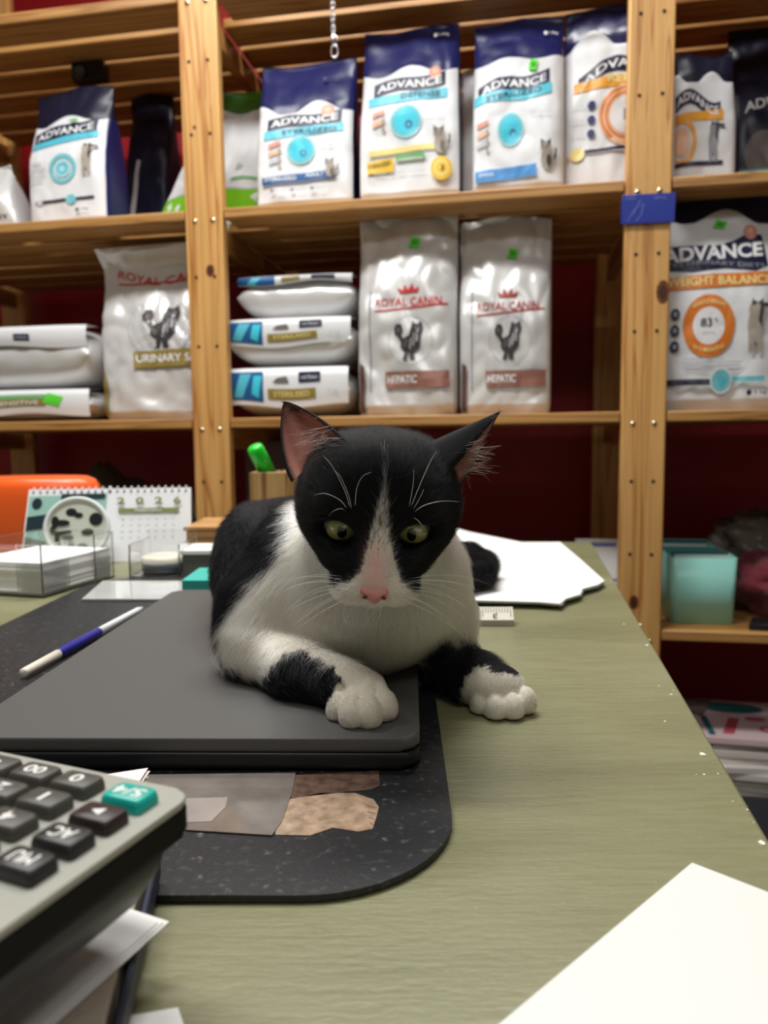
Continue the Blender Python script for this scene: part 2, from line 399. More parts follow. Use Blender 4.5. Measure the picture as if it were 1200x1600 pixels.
def catart(cx, cy, s, a, b, flip=1, stand=False):
    """small printed cat picture"""
    X = lambda x: cx + flip * x * s
    Y = lambda y: cy + y * s * .60
    if stand:
        it = [(a, 'ell', (X(0), Y(0), .16*s, .22*s)), (a, 'ell', (X(.04), Y(.34), .18*s, .11*s)),
              (b, 'poly', [(X(-.08), Y(.42)), (X(-.06), Y(.58)), (X(.04), Y(.46))]), (b, 'poly', [(X(.06), Y(.46)), (X(.18), Y(.58)), (X(.18), Y(.42))]),
              (a, 'poly', [(X(-.15), Y(-.2)), (X(-.13), Y(-.58)), (X(-.03), Y(-.58)), (X(-.02), Y(-.2))]), (a, 'poly', [(X(.03), Y(-.2)), (X(.05), Y(-.58)), (X(.15), Y(-.58)), (X(.15), Y(-.2))]),
              (b, 'poly', [(X(.12), Y(.48)), (X(.42), Y(.46)), (X(.44), Y(.36)), (X(.18), Y(.40)), (X(.16), Y(-.05)), (X(.08), Y(.1))])]
    else:
        it = [(b, 'poly', [(X(.24), Y(-.3)), (X(.42), Y(-.1)), (X(.44), Y(.22)), (X(.38), Y(.24)), (X(.34), Y(-.02)), (X(.16), Y(-.16))]),
              (a, 'ell', (X(.06), Y(-.14), .27*s, .21*s)), (a, 'ell', (X(-.02), Y(.26), .22*s, .115*s)),
              (b, 'poly', [(X(-.22), Y(.3)), (X(-.22), Y(.56)), (X(-.05), Y(.42))]), (b, 'poly', [(X(.03), Y(.42)), (X(.18), Y(.56)), (X(.19), Y(.3))]),
              (b, 'ell', (X(-.11), Y(.28), .03*s, .035*s)), (b, 'ell', (X(.05), Y(.28), .03*s, .035*s)), (b, 'ell', (X(-.03), Y(.18), .02*s, .014*s)),
              (b, 'ell', (X(.12), Y(-.2), .1*s, .12*s))]
    return it

def darkcat(cx, cy, sx, sy):
    """striped sitting cat printed in black ink, tail curled up on the left"""
    X = lambda x: cx + x * sx
    Y = lambda y: cy + y * sy
    d, g, l = K['dgrey'], K['mgrey'], K['lgrey']
    it = [(d, 'poly', [(X(-.5), Y(.3)), (X(-.42), Y(.42)), (X(-.26), Y(.42)), (X(-.2), Y(.28)), (X(-.26), Y(.14)), (X(-.14), Y(-.02)), (X(-.24), Y(-.1)), (X(-.38), Y(.12)), (X(-.48), Y(.16))]),
          (g, 'poly', [(X(-.4), Y(.3)), (X(-.32), Y(.34)), (X(-.3), Y(.22)), (X(-.4), Y(.22))]),
          (d, 'poly', [(X(-.26), Y(.02)), (X(0), Y(.12)), (X(.12), Y(.5)), (X(.2), Y(.42)), (X(.3), Y(.42)), (X(.4), Y(.5)), (X(.46), Y(.28)), (X(.38), Y(.08)), (X(.36), Y(-.16)), (X(.16), Y(-.34)), (X(.2), Y(-.48)), (X(.02), Y(-.5)), (X(.0), Y(-.3)), (X(-.06), Y(-.5)), (X(-.22), Y(-.5)), (X(-.14), Y(-.3)), (X(-.28), Y(-.18))])]
    for k in range(5): it.append((g if k % 2 else l, 'poly', [(X(.0 + .06*k), Y(-.22 + .05*k)), (X(.04 + .06*k), Y(-.24 + .05*k)), (X(.08 + .05*k), Y(.04 + .07*k)), (X(.05 + .05*k), Y(.06 + .07*k))]))
    for k in range(4): it.append((g, 'poly', [(X(-.2 + .04*k), Y(-.18)), (X(-.18 + .04*k), Y(-.19)), (X(-.1 + .03*k), Y(.02)), (X(-.12 + .03*k), Y(.03))]))
    it += [(g, 'ell', (X(.28), Y(.3), .09*sx, .07*sy)), (l, 'ell', (X(.29), Y(.24), .04*sx, .03*sy))]
    return it

def lines(mt, x0, x1, y, n, dy, th=.006, seed=1):
    r = random.Random(seed); return [(mt, 'band', (x0, x0 + (x1-x0)*r.uniform(.6, 1), (lambda x, q=y-k*dy: q), (lambda x, q=y-k*dy: q + th))) for k in range(n)]

def brand(x0, x1, yc, h, amp=.03, slope=.02, st='ADVANCE', ph=0, th=None):
    """dark wavy label with white bold brand letters"""
    m = (x0 + x1) / 2; wl = x1 - x0
    f = lambda x: yc + amp * math.sin((x - x0) / wl * 6.0 + ph) + slope * (x - m) / wl * 2
    return [(K['ink'], 'band', (x0, x1, (lambda x: f(x) - h * .5), (lambda x: f(x) + h * .5))),
            (K['txw'], 'text', (st, m, 0, wl * .90, (th or h * .56), .02, lambda x: f(x)))]

def bag(name, label, xpx, ytop, v, z0, d=.085, group=None, items=(), body='white', topc=None, tb=.8, side=None, wave=.006, lean=0, yaw=0, seed=0,
        wrinkle=.0035, top_w=1.0, skew=0, parts=None, pinch=.86, foldtop=0, wtop=.96):
    """standing gusseted bag. xpx = left/right photo columns at its base, ytop photo row of its top"""
    a, c = S(xpx[0], 310 if z0 > 1.2 else 600, v), S(xpx[1], 310 if z0 > 1.2 else 600, v)
    w = c.x - a.x; u = (a.x + c.x) / 2
    h = S((xpx[0] + xpx[1]) / 2, ytop, v + d * .5).z - z0
    mw = MS @ Matrix.Translation((u, v + d / 2, z0)) @ Matrix.Rotation(math.radians(yaw), 4, 'Z')
    T = lambda t: d * (min(1, .80 + 4 * t) if t < .05 else 1) * (1 if t < .45 else max(.035, 1 - ((t - .45) / (.985 - .45)) ** 1.5 * .97))
    pw = lambda t: 5.5 if t < .4 else max(2.2, 5.5 - (t - .4) * 7)
    wp = lambda t: (1 - .03 * math.exp(-((t - .0) / .03) ** 2)) * (1 + (wtop - 1) * max(0, t - .3) / .7) * (1 + (top_w - 1) * t)
    def wr(x, z, s=1):
        q = Vector((x * 16 + seed * 7.1, z * 9, seed * 3.3)); k = wrinkle * (noise.noise(q) + .5 * abs(noise.noise(q * 2.3)) * 1.6 - .3)
        k += wrinkle * .8 * math.sin(x * 70 + z * 46 + seed * 2) * noise.noise(Vector((z * 14, x * 7, seed)))
        return k * min(1, z / .02) 
    tl = math.tan(math.radians(lean))
    def surf(s, t, front=1, lift=0):
        tt = min(max(t, 0), 1); p = pw(tt); ss = max(-1, min(1, s))
        y = T(tt) / 2 * (1 - abs(ss) ** p) ** (1 / p)
        x = w / 2 * wp(tt) * ss; z = h * tt
        if tt > .5: z += .004 * math.sin(s * 3 + seed) * (tt - .5) * 2
        yy = -front * (y + lift) - front * wr(x, z) if front > 0 else y + lift + wr(x, z)
        return Vector((x + skew * w * tt, yy + tl * z + foldtop * max(0, tt - .9), z))
    b = MB(mw)
    nt_, ns = 72, 44; ts = sorted(set([0, .006, .015, .03, .05] + [k / nt_ for k in range(2, nt_ + 1)] + ([tb] if topc else [])))
    sv = [math.sin(math.pi / 2 * (2 * k / ns - 1)) for k in range(ns + 1)]
    vs = []; ring = []
    for t in ts:
        row = []
        for f_ in (1, -1):
            seq = sv if f_ == 1 else sv[::-1]
            for q in seq[:-1]:
                p = surf(q, t, f_)
                if topc and abs(t - tb) < .03: p.z += wave * math.sin(q * 5 + seed * 1.3) * (1 - abs(t - tb) / .03)
                row.append(len(vs)); vs.append(p)
        ring.append(row)
    n = len(ring[0]); fs_b, fs_t, fs_s = [], [], []
    for i in range(len(ts) - 1):
        for k in range(n):
            q = (ring[i][k], ring[i][(k+1) % n], ring[i+1][(k+1) % n], ring[i+1][k])
            kk = k % ns; sidef = kk < 4 or kk >= ns - 4
            (fs_t if topc and ts[i] >= tb - 1e-6 else fs_s if side and sidef else fs_b).append(q)
    allv = [b.bm.verts.new(p) for p in vs]
    for fl, mt in ((fs_b, K[body]), (fs_t, K[topc] if topc else None), (fs_s, K[side] if side else None)):
        if not fl: continue
        i = b.mi(mt)
        for q in fl:
            f = b.bm.faces.new([allv[k] for k in q]); f.material_index = i; f.smooth = True
    f = b.bm.faces.new([allv[k] for k in ring[-1]]); f.material_index = b.mi(K[topc] if topc else K[body])
    f = b.bm.faces.new([allv[k] for k in ring[0][::-1]]); f.material_index = b.mi(K[body])
    bmesh.ops.recalc_face_normals(b.bm, faces=b.bm.faces)
    fn = lambda x, y, l: surf(2 * x - 1, y, 1, l)
    art(b, items, fn, .05, lift0=.0006 + .08 * wrinkle)
    root = empty(name, mw, label, 'bag', group)
    b.build('bag_body', root, recalc=False)
    for (pn, its, l0) in (parts or []):
        q = MB(mw); art(q, its, fn, .05, lift0=l0 + .1 * wrinkle); q.build(pn, root, recalc=False)
    return root

def sticker(cx, cy, r=.055, asp=.7):
    return ('price_sticker', [(K['stick'], 'poly', [(cx - r, cy - r*asp*.8), (cx + r*.6, cy - r*asp), (cx + r, cy + r*asp*.6), (cx - r*.5, cy + r*asp)]), (K['stickd'], 'text', ('26', cx, cy, r*.8, r*asp*.7, .02))], .0032)

def petal(cx, cy, r): return [(K['salmon'], 'ell', (cx, cy, r, r * .62)), (K['peach'], 'ell', (cx, cy + r*.1, r * .5, r * .3))]
def drop(cx, cy, rx, ry): return [(K['pale'], 'ell', (cx, cy, rx*1.1, ry*1.1)), (K['teal'], 'ell', (cx, cy, rx, ry)), (K['bcyan'], 'ell', (cx, cy, rx*.82, ry*.82)), (K['cyan'], 'ell', (cx+rx*.2, cy-ry*.25, rx*.33, ry*.35)), (K['blue'], 'ring', (cx+rx*.2, cy-ry*.25, rx*.24, ry*.25, .6))]
def weight(x, y, c='txw', s='1,5kg'): return [(K[c], 'ell', (x, y, .02, .013)), (K[c], 'text', (s, x + .085, y, .10, .02, .01))]
def bust(x0, cy, n=3): # column of small printed pictures
    return [(K['salmon' if k == 0 else 'peach' if k == 1 else 'lgrey'], 'poly', [(x0, cy - k*.055), (x0 + .13, cy + .02 - k*.055), (x0 + .13 - .02*k, cy + .045 - k*.055), (x0 + .01, cy + .028 - k*.055)]) for k in range(n)] + [(K['fur'], 'ell', (x0 + .12, cy - .02 - k*.05, .016, .014)) for k in range(n)]

Z1, Z2, Z3 = 1.3525, .9605, .5705
# --- upper shelf, left bay
bag('pet_food_bag', 'white and navy food bag with blue circle, alone on the upper left shelf', (37, 172), 143, .05, Z1, d=.10, topc='navydk', tb=.755, side='navy', yaw=-7, seed=1,  # darker navy top puts the shade there into its colour
    items=brand(.10, .90, .665, .095, .012, .03) + [(K['cyan'], 'band', (.08, .92, lambda x: .555 + .05*x, lambda x: .60 + .05*x))] +
    [(K['teal'], 'ring', (.50, .40, .17, .105, .72)), (K['pale'], 'ell', (.50, .40, .10, .06)), (K['cyan'], 'ring', (.5, .4, .07, .04, .6)), (K['ink'], 'band', (.14, .88, lambda x: .172, lambda x: .190)), (K['teal'], 'ell', (.60, .18, .06, .035)), (K['lgrey'], 'ell', (.2, .18, .04, .02))] +
    lines(K['grey'], .1, .3, .45, 4, .04) + catart(.80, .45, .32, K['fur'], K['dgrey'], stand=True) + weight(.68, .10, 'ink') + [(K['grn'], 'ell', (.62, .73, .06, .012))],
    parts=None)
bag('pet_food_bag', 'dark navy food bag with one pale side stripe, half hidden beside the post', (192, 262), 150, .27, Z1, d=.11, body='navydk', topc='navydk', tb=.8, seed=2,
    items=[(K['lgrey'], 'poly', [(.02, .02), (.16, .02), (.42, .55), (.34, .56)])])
bag('pet_food_bag', 'white and silver bag cut off at the left edge of the upper shelf', (-95, 28), 262, .07, Z1, d=.09, body='silver', seed=3, top_w=.55, wrinkle=.006,
    items=[(K['black'], 'text', ('PET', .8, .22, .2, .05, .02))])
# green litter bag split by the post
bag('cat_litter_bag', 'white and lime green bag slumped behind the left upright', (226, 432), 152, .155, Z1, d=.085, body='white', topc='dlime', tb=.86, seed=4, top_w=.42, skew=.26, wrinkle=.006, wave=.004,
    items=[(K['lime'], 'band', (0.02, .98, lambda x: .015, lambda x: .24 + .08*x + .03*math.sin(x*5))), (K['lgrey'], 'band', (0.05, .98, lambda x: .24 + .08*x + .03*math.sin(x*5), lambda x: .252 + .08*x + .03*math.sin(x*5))),
           (K['grn'], 'band', (.60, .95, lambda x: .35 + .01*math.sin(x*20), lambda x: .37 + .01*math.sin(x*20))), (K['lgrey'], 'poly', [(.84, .18), (.97, .20), (.97, .27), (.86, .25)]), (K['lgrey'], 'poly', [(.62, .42), (.70, .45), (.64, .47)])])
# --- upper shelf, middle bay
bag('pet_food_bag', 'white and navy food bag with a dark blue strip, leftmost in the middle upper bay', (396, 553), 96, .035, Z1, d=.095, topc='navy', tb=.665, side='navydk', seed=5, lean=3, wave=.012,
    items=brand(.13, .88, .575, .085, .012, .02) + [(K['cyan'], 'band', (.10, .90, lambda x: .455+.03*x, lambda x: .515+.03*x)), (K['ink'], 'text', ('STERILIZED', .56, .50, .55, .03, .01))] +
    petal(.74, .628, .07) + drop(.48, .375, .13, .085) + bust(.15, .40) + [(K['lgrey'], 'text', ('kg', .74, .39, .12, .02, 0)), (K['blue'], 'band', (.09, .83, lambda x: .155+.03*x, lambda x: .205+.03*x)), (K['txw'], 'text', ('STERILIZED', .28, .192, .32, .026, .02)), (K['txw'], 'text', ('ADULT', .62, .204, .18, .024, .02))] +
    catart(.77, .24, .20, K['fur'], K['mgrey']) + [(K['grey'], 'ell', (.2+.2*k, .115, .02, .012)) for k in range(3)] + [(K['lgrey'], 'text', ('health', .28+.2*k, .115, .1, .02, 0)) for k in range(3)] + weight(.70, .86, 'navl'))
bag('pet_food_bag', 'white and navy food bag with a yellow and green strip along its bottom', (558, 720), 42, .030, Z1, d=.10, topc='navy', tb=.735, side='navydk', seed=6, lean=2, wave=.007, wtop=.93,
    items=brand(.15, .86, .645, .085, .015, .025) + [(K['cyan'], 'band', (.10, .88, lambda x: .525+.03*x, lambda x: .58+.03*x)), (K['ink'], 'text', ('DEFENSE', .62, .575, .38, .03, .01))] +
    petal(.76, .70, .06) + drop(.48, .43, .14, .085) + bust(.14, .46, 2) + [(K['pyel'], 'band', (.12, .86, lambda x: .245+.03*x, lambda x: .275+.03*x)), (K['yel'], 'band', (.10, .36, lambda x: .15+.03*x, lambda x: .215+.05*x)), (K['grn'], 'band', (.38, .66, lambda x: .205+.02*x, lambda x: .24+.02*x)), (K['txw'], 'text', ('sensitive', .52, .222, .24, .016, .01)), (K['ink'], 'text', ('STERILIZED', .22, .20, .22, .022, .01, lambda x: .08*(x-.22))), (K['lgrey'], 'text', ('yeast  cereals  salmon', .42, .15, .5, .02, 0))] +
    catart(.80, .31, .24, K['fur'], K['mgrey']) + [(K['yel'], 'ell', (.82, .155, .10, .065)), (K['pyel'], 'ring', (.82, .155, .07, .045, .8)), (K['ink'], 'text', ('3', .83, .155, .03, .03, .02)), (K['lgrey'], 'text', ('1,5 kg', .74, .46, .14, .02, 0))] + weight(.76, .925))
bag('pet_food_bag', 'white and navy food bag with a green price sticker above a pale blue strip', (737, 882), 30, .030, Z1, d=.10, topc='navy', tb=.755, side='white', seed=7, lean=1.5, wave=.004, wtop=.97, wrinkle=.005,
    items=brand(.06, .84, .60, .085, .024, .045) + [(K['cyan'], 'band', (.02, .86, lambda x: .485+.05*x+.01*math.sin(8*x), lambda x: .545+.05*x+.01*math.sin(8*x))), (K['ink'], 'text', ('STERILIZED', .45, .54, .6, .03, .01, lambda x: .05*(x-.45)))] +
    drop(.42, .345, .13, .085) + bust(.05, .36) + [(K['sky'], 'band', (.04, .70, lambda x: .06+.03*x, lambda x: .125+.03*x)), (K['txw'], 'text', ('JUNIOR', .16, .10, .16, .024, .01)), (K['lgrey'], 'text', ('young cats', .74, .42, .2, .02, 0))] +
    catart(.80, .19, .26, K['fur'], K['dgrey']) + lines(K['lgrey'], .06, .8, .035, 1, .02) + weight(.80, .895) + [(K['navl'], 'text', ('ADVANCED', .3, .885, .25, .02, 0)), (K['navl'], 'text', ('AFFINITY FOODS', .34, .865, .36, .012, 0))], parts=[sticker(.66, .70)])
bag('pet_food_bag', 'tall white food bag with an orange ring, passing behind the right upright', (880, 1058), 8, .065, Z1, d=.11, topc='navy', tb=.80, seed=8, lean=1, wave=.02, wrinkle=.006,
    items=brand(.12, .92, .615, .085, .045, .03, ph=-.9) + [(K['amber'], 'band', (.08, .92, lambda x: .505+.06*x, lambda x: .56+.06*x)), (K['pyel'], 'text', ('RENAL', .58, .575, .40, .045, .02))] +
    [(K['peach'], 'ell', (.56, .385, .26, .155)), (K['org'], 'ring', (.56, .385, .245, .145, .9)), (K['org'], 'ring', (.56, .385, .20, .12, .9)), (K['txw'], 'ell', (.56, .385, .16, .095)), (K['grey'], 'text', ('n', .56, .385, .08, .06, .02))] +
    [(K['navl'], 'ell', (.24, .44 - .07*k, .035, .022)) for k in range(3)] + [(K['lgrey'], 'text', ('urine', .12, .44 - .07*k, .12, .016, 0)) for k in range(3)] +
    [(K['pyel'], 'ell', (.12, .20, .06, .035)), (K['ink'], 'band', (.18, .8, lambda x: .195+.03*x, lambda x: .212+.03*x)), (K['org'], 'ell', (.04, .185, .012, .01))])
bag('pet_food_bag', 'pale bag showing as a white sliver left of the green stickered navy bag', (719, 800), 108, .19, Z1, d=.10, body='white', seed=9)
# --- upper shelf, right bay
bag('pet_food_bag', 'small white food bag with a black brand label, right of the right upright', (1052, 1152), 84, .075, Z1, d=.09, topc='navydk', tb=.80, seed=10, wave=.012, lean=1, wtop=.94,
    items=brand(.0, .72, .60, .12, .05, -.02, ph=-.4) + [(K['amber'], 'band', (.0, .76, lambda x: .47+.0*x, lambda x: .53+.02*x)), (K['amber'], 'ring', (.10, .33, .24, .17, .75)), (K['peach'], 'ell', (.10, .33, .14, .10)), (K['ink'], 'band', (.0, .76, lambda x: .155, lambda x: .185))] +
    catart(.60, .32, .42, K['grey'], K['dgrey'], stand=True) + weight(.5, .075, 'ink'))
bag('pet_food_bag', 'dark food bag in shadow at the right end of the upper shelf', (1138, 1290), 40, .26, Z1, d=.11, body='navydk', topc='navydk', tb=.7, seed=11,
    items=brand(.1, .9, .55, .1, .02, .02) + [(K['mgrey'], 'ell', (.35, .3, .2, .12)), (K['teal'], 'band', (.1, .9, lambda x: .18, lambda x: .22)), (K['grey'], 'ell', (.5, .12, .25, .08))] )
# --- middle shelf
bag('pet_food_bag', 'silvery food bag with olive band reading URINARY S/O, creased at the top', (154, 335), 388, .05, Z2, d=.11, body='silver', seed=12, lean=3, wrinkle=.009, wtop=1.03, foldtop=-.35, skew=-.06,
    items=[(K['red'], 'text', ('ROYAL CANIN', .55, .84, .80, .05, .01, lambda x: -.03*math.cos((x-.55)*7))), (K['red'], 'band', (.16, .98, lambda x: .795+.05*(x-.5)**2, lambda x: .805+.05*(x-.5)**2)), (K['lgrey'], 'ell', (.56, .53, .28, .18)), (K['silver'], 'ell', (.56, .53, .265, .172))] + darkcat(.58, .53, .34, .25) +
    [(K['gold'], 'band', (.34, 1.0, lambda x: .29+.02*x, lambda x: .385+.02*x)), (K['txw'], 'text', ('URINARY S/O', .64, .352, .56, .046, .02)), (K['gold'], 'poly', [(.02, .03), (.07, .03), (.09, .22), (.05, .3)])])
RC = 'silver bags with a rose brown band'
for (lab, x0, x1, yt, sd, txc, s2) in (('silvery food bag with rose brown HEPATIC band, left one of the pair', 556, 712, 336, 13, 'red', .0), ('silvery food bag with rose brown HEPATIC band, right one of the pair', 716, 862, 340, 14, 'dred', .02)):
    bag('pet_food_bag', lab, (x0, x1), yt, .030 if sd == 13 else .045, Z2, d=.115, body='silver', seed=sd, lean=1, wrinkle=.0085, wtop=1.0, side='silver', pinch=.9,
        items=[(K['grey'], 'poly', [(.14, .12), (.155, .12), (.155, .62), (.14, .62)])] + [(K[txc], 'text', ('ROYAL CANIN', .53, .555 - s2, .66, .040, .012)), (K[txc], 'band', (.2, .92, lambda x: .518 - s2 + .04*(x-.5), lambda x: .526 - s2 + .04*(x-.5)))] +
        [(K[txc], 'poly', [(.44, .595 - s2), (.42, .625 - s2), (.47, .61 - s2), (.49, .64 - s2), (.53, .61 - s2), (.57, .64 - s2), (.59, .61 - s2), (.64, .625 - s2), (.62, .595 - s2)])] +
        [(K['lgrey'], 'ring', (.55, .37, .22, .12, .97))] + darkcat(.54, .365, .30, .19) +
        [(K['brown'], 'band', (.30, .94, lambda x: .135+.03*s2, lambda x: .215+.03*s2)), (K['txw'], 'text', ('HEPATIC', .47, .176, .30, .040, .025)), (K['dkbrown'], 'poly', [(.03, .01), (.08, .01), (.09, .24), (.04, .26)]), (K['lgrey'], 'text', ('2 kg', .86, .86, .1, .014, 0))],
        parts=[sticker(.58, .845 if sd == 13 else .80, .065, .45)])
bag('pet_food_bag', 'big white food bag with orange ring and WEIGHT BALANCE band beside the right upright', (1022, 1222), 298, .028, Z2, d=.12, topc='navydk', tb=.875, seed=15, lean=1, wave=.012, wrinkle=.004,
    items=[(K['ink'], 'poly', [(.02, .635), (.02, .745), (.5, .735), (.62, .755), (.74, .79), (.86, .785), (.90, .64), (.80, .615), (.55, .630), (.3, .615)]),
           (K['txw'], 'text', ('ADVANCE', .46, .70, .80, .068, .035, lambda x: .022*max(0, (x-.35)*1.6))), (K['grey'], 'text', ('VETERINARY DIETS', .50, .648, .74, .020, .01, lambda x: .01*math.sin(x*5)))] + petal(.77, .80, .055) +
    [(K['org'], 'band', (.0, 1.0, lambda x: .535+.02*x, lambda x: .595+.02*x)), (K['pyel'], 'text', ('WEIGHT BALANCE', .50, .575, .82, .040, .022)),
     (K['org'], 'ell', (.42, .375, .205, .14)), (K['txw'], 'ell', (.42, .375, .125, .083)), (K['dgrey'], 'text', ('83', .40, .39, .09, .038, .015)), (K['dgrey'], 'text', ('%', .475, .40, .03, .018, 0)), (K['lgrey'], 'text', ('satiety', .42, .345, .1, .016, 0)),
     (K['pyel'], 'text', ('REDUCE WEIGHT', .42, .482, .26, .020, .02, lambda x: -1.2*(x-.42)**2)), (K['pyel'], 'text', ('IN 3 MONTHS', .42, .268, .24, .020, .02, lambda x: 1.3*(x-.42)**2))] +
    [(K['ink'], 'ell', (.155, .43 - .072*k, .035, .026)) for k in range(3)] + [(K['grey'], 'ell', (.155, .43 - .072*k, .018, .013)) for k in range(3)] +
    catart(.775, .37, .34, K['fur'], K['dgrey'], stand=True) + lines(K['lgrey'], .22, .72, .225, 3, .016, .007) +
    [(K['ink'], 'band', (.03, .46, lambda x: .112, lambda x: .138)), (K['grey'], 'text', ('ADULT STERILIZED', .28, .125, .3, .008, 0)), (K['teal'], 'band', (.54, .86, lambda x: .125, lambda x: .148)), (K['txw'], 'ell', (.52, .13, .085, .058)), (K['teal'], 'ell', (.52, .13, .075, .05)), (K['cyan'], 'ell', (.53, .125, .035, .024))] + weight(.74, .075, 'ink', '3 kg'), parts=[sticker(.53, .835, .06, .35)])

# --- bags lying flat, stacked: pillow shape with a folded label end facing out
def flatbag(name, label, group, x0, x1, ytop, ybot, v, z0, depth, items, body='white', seed=0, zt=None, label_h=.45, under='silver', yaw=0, full=False):
    a, c = S(x0, (ytop + ybot) / 2, v), S(x1, (ytop + ybot) / 2, v); w = c.x - a.x; u = (a.x + c.x) / 2
    h = (zt if zt is not None else S(x0, ytop, v).z) - z0
    mw = MS @ Matrix.Translation((u, v + depth / 2, z0)) @ Matrix.Rotation(math.radians(yaw), 4, 'Z')
    b = MB(mw); NX, NY = 36, 30; vs = []; fs = []
    def q(p, lo=.0): return (1 - abs(p) ** 4) ** .45
    for side in (1, -1):
        for j in range(NY + 1):
            for i in range(NX + 1):
                x = math.sin(math.pi/2 * (2*i/NX - 1)); y = math.sin(math.pi/2 * (2*j/NY - 1)); k = q(x) * (1 - abs(y) ** 5) ** .5
                z = h / 2 + side * h / 2 * k
                z += .004 * noise.noise(Vector((x*3.5, y*3.5, seed*2 + side))) * k * (1 if side > 0 else .0)
                vs.append(Vector((x * w / 2, y * depth / 2 + .003 * noise.noise(Vector((x*5, z*40, seed))), z)))
    o = (NX+1) * (NY+1)
    for j in range(NY):
        for i in range(NX):
            k = j*(NX+1)+i; fs.append((k, k+1, k+NX+2, k+NX+1)); fs.append((o+k, o+k+NX+1, o+k+NX+2, o+k+1))
    b.faces(vs, fs, K[under], True); bmesh.ops.remove_doubles(b.bm, verts=b.bm.verts, dist=.0004)
    # folded-over printed end flap
    y0 = -depth/2
    fl = MB(mw); zt_ = h * (1.0 - .04); zb = h * (1 - label_h) if not full else h * .12
    def flap(x, y, l=0):
        xx = (x - .5) * w * .98; z = zb + (zt_ - zb) * y; sag = .004 * math.sin(x * 7 + seed)
        return Vector((xx, y0 - .004 - l - .004 * math.sin(math.pi * y) + .008 * (abs(2*x-1) ** 4), z + sag * (1 - y)))
    n = 24; vs = [flap(i/n, j/4) for j in range(5) for i in range(n+1)]
    back = [p + Vector((0, .0015, 0)) for p in vs]
    vs += [Vector((p.x, y0 + .05, h * .97)) for p in vs[4*(n+1):5*(n+1)]]
    fl.faces(vs, [(j*(n+1)+i, j*(n+1)+i+1, (j+1)*(n+1)+i+1, (j+1)*(n+1)+i) for j in range(5) for i in range(n)], K[body], True)
    art(fl, items, lambda x, y, l: flap(x, y, l), .06)
    root = empty(name, mw, label, 'bag', group)
    b.build('bag_body', root); fl.build('printed_flap', root, recalc=False)
    return root
G = 'white bags stacked flat on the middle shelf'
band_it = lambda sh: [(K['blue'], 'poly', [(0.0, .15), (.30, .1), (.30, .9), (0.0, .9)]), (K['cyan'], 'poly', [(.04, .2), (.12, .2), (.2, .85), (.1, .85)]), (K['bcyan'], 'poly', [(.2, .3), (.26, .2), (.29, .8), (.22, .8)]), (K['gold'], 'band', (.34, .74, lambda x: .2, lambda x: .46)), (K['ink'], 'poly', [(.60, .62), (.78, .62), (.78, .88), (.60, .88)]), (K['lgrey'], 'text', ('virbac', .69, .75, .14, .12, .01)), (K['mgrey'], 'poly', [(.38, .62), (.52, .62), (.5, .78), (.42, .74)]), (K['pyel'], 'text', ('STERILISED', .54, .33, .3, .14, .01)), (K['lgrey'], 'text', ('3 kg', .88, .35, .08, .14, 0))]
z_a = S(450, 571, .03).z; z_b = S(450, 494, .03).z; z_c = S(450, 428, .06).z
flatbag('pet_food_bag', 'white bag with teal and gold label, bottom of the flat stack of three', G, 357, 546, 571, 650, .03, Z2, .30, band_it(0), seed=1, zt=z_a, label_h=.78)
flatbag('pet_food_bag', 'white bag with teal and gold label, middle of the flat stack of three', G, 354, 550, 494, 570, .03, z_a + .0008, .30, band_it(0), seed=2, zt=z_b, label_h=.60)
flatbag('pet_food_bag', 'white bag with narrow blue label edge, top of the flat stack of three', G, 370, 552, 428, 492, .06, z_b + .0008, .28, [(K['blue'], 'poly', [(0, 0.05), (.34, .05), (.34, .95), (0, .95)]), (K['cyan'], 'poly', [(.08, .1), (.16, .1), (.22, .9), (.14, .9)]), (K['ink'], 'poly', [(.66, .2), (.86, .2), (.86, .85), (.66, .85)]), (K['gold'], 'poly', [(.40, .2), (.56, .2), (.56, .8), (.40, .8)])], seed=3, zt=z_c, label_h=.22)
G2 = 'bags lying at the left end of the middle shelf'
z_d = S(70, 607, .04).z
flatbag('pet_food_bag', 'white bag lying flat with a pale green label, under the grey padded bag', G2, -60, 141, 607, 660, .035, Z2, .30, [(K['gold'], 'band', (.2, .68, lambda x: .3, lambda x: .68)), (K['grn'], 'band', (.30, .74, lambda x: .62, lambda x: .80)), (K['stick'], 'poly', [(.66, .45), (.78, .3), (.82, .7), (.7, .86)]), (K['txw'], 'text', ('SENSITIVE', .46, .45, .34, .18, .01))], seed=4, zt=z_d, label_h=.8)
flatbag('pet_food_bag', 'plump grey and white bag with a small navy label, lying on the green labelled bag', G2, -90, 138, 507, 606, .035, z_d + .001, .30, [(K['ink'], 'poly', [(.52, .28), (.63, .28), (.63, .62), (.52, .62)]), (K['lgrey'], 'text', ('virbac', .575, .45, .09, .12, .01))], seed=5, label_h=.36, under='silver', zt=S(70, 505, .035).z)

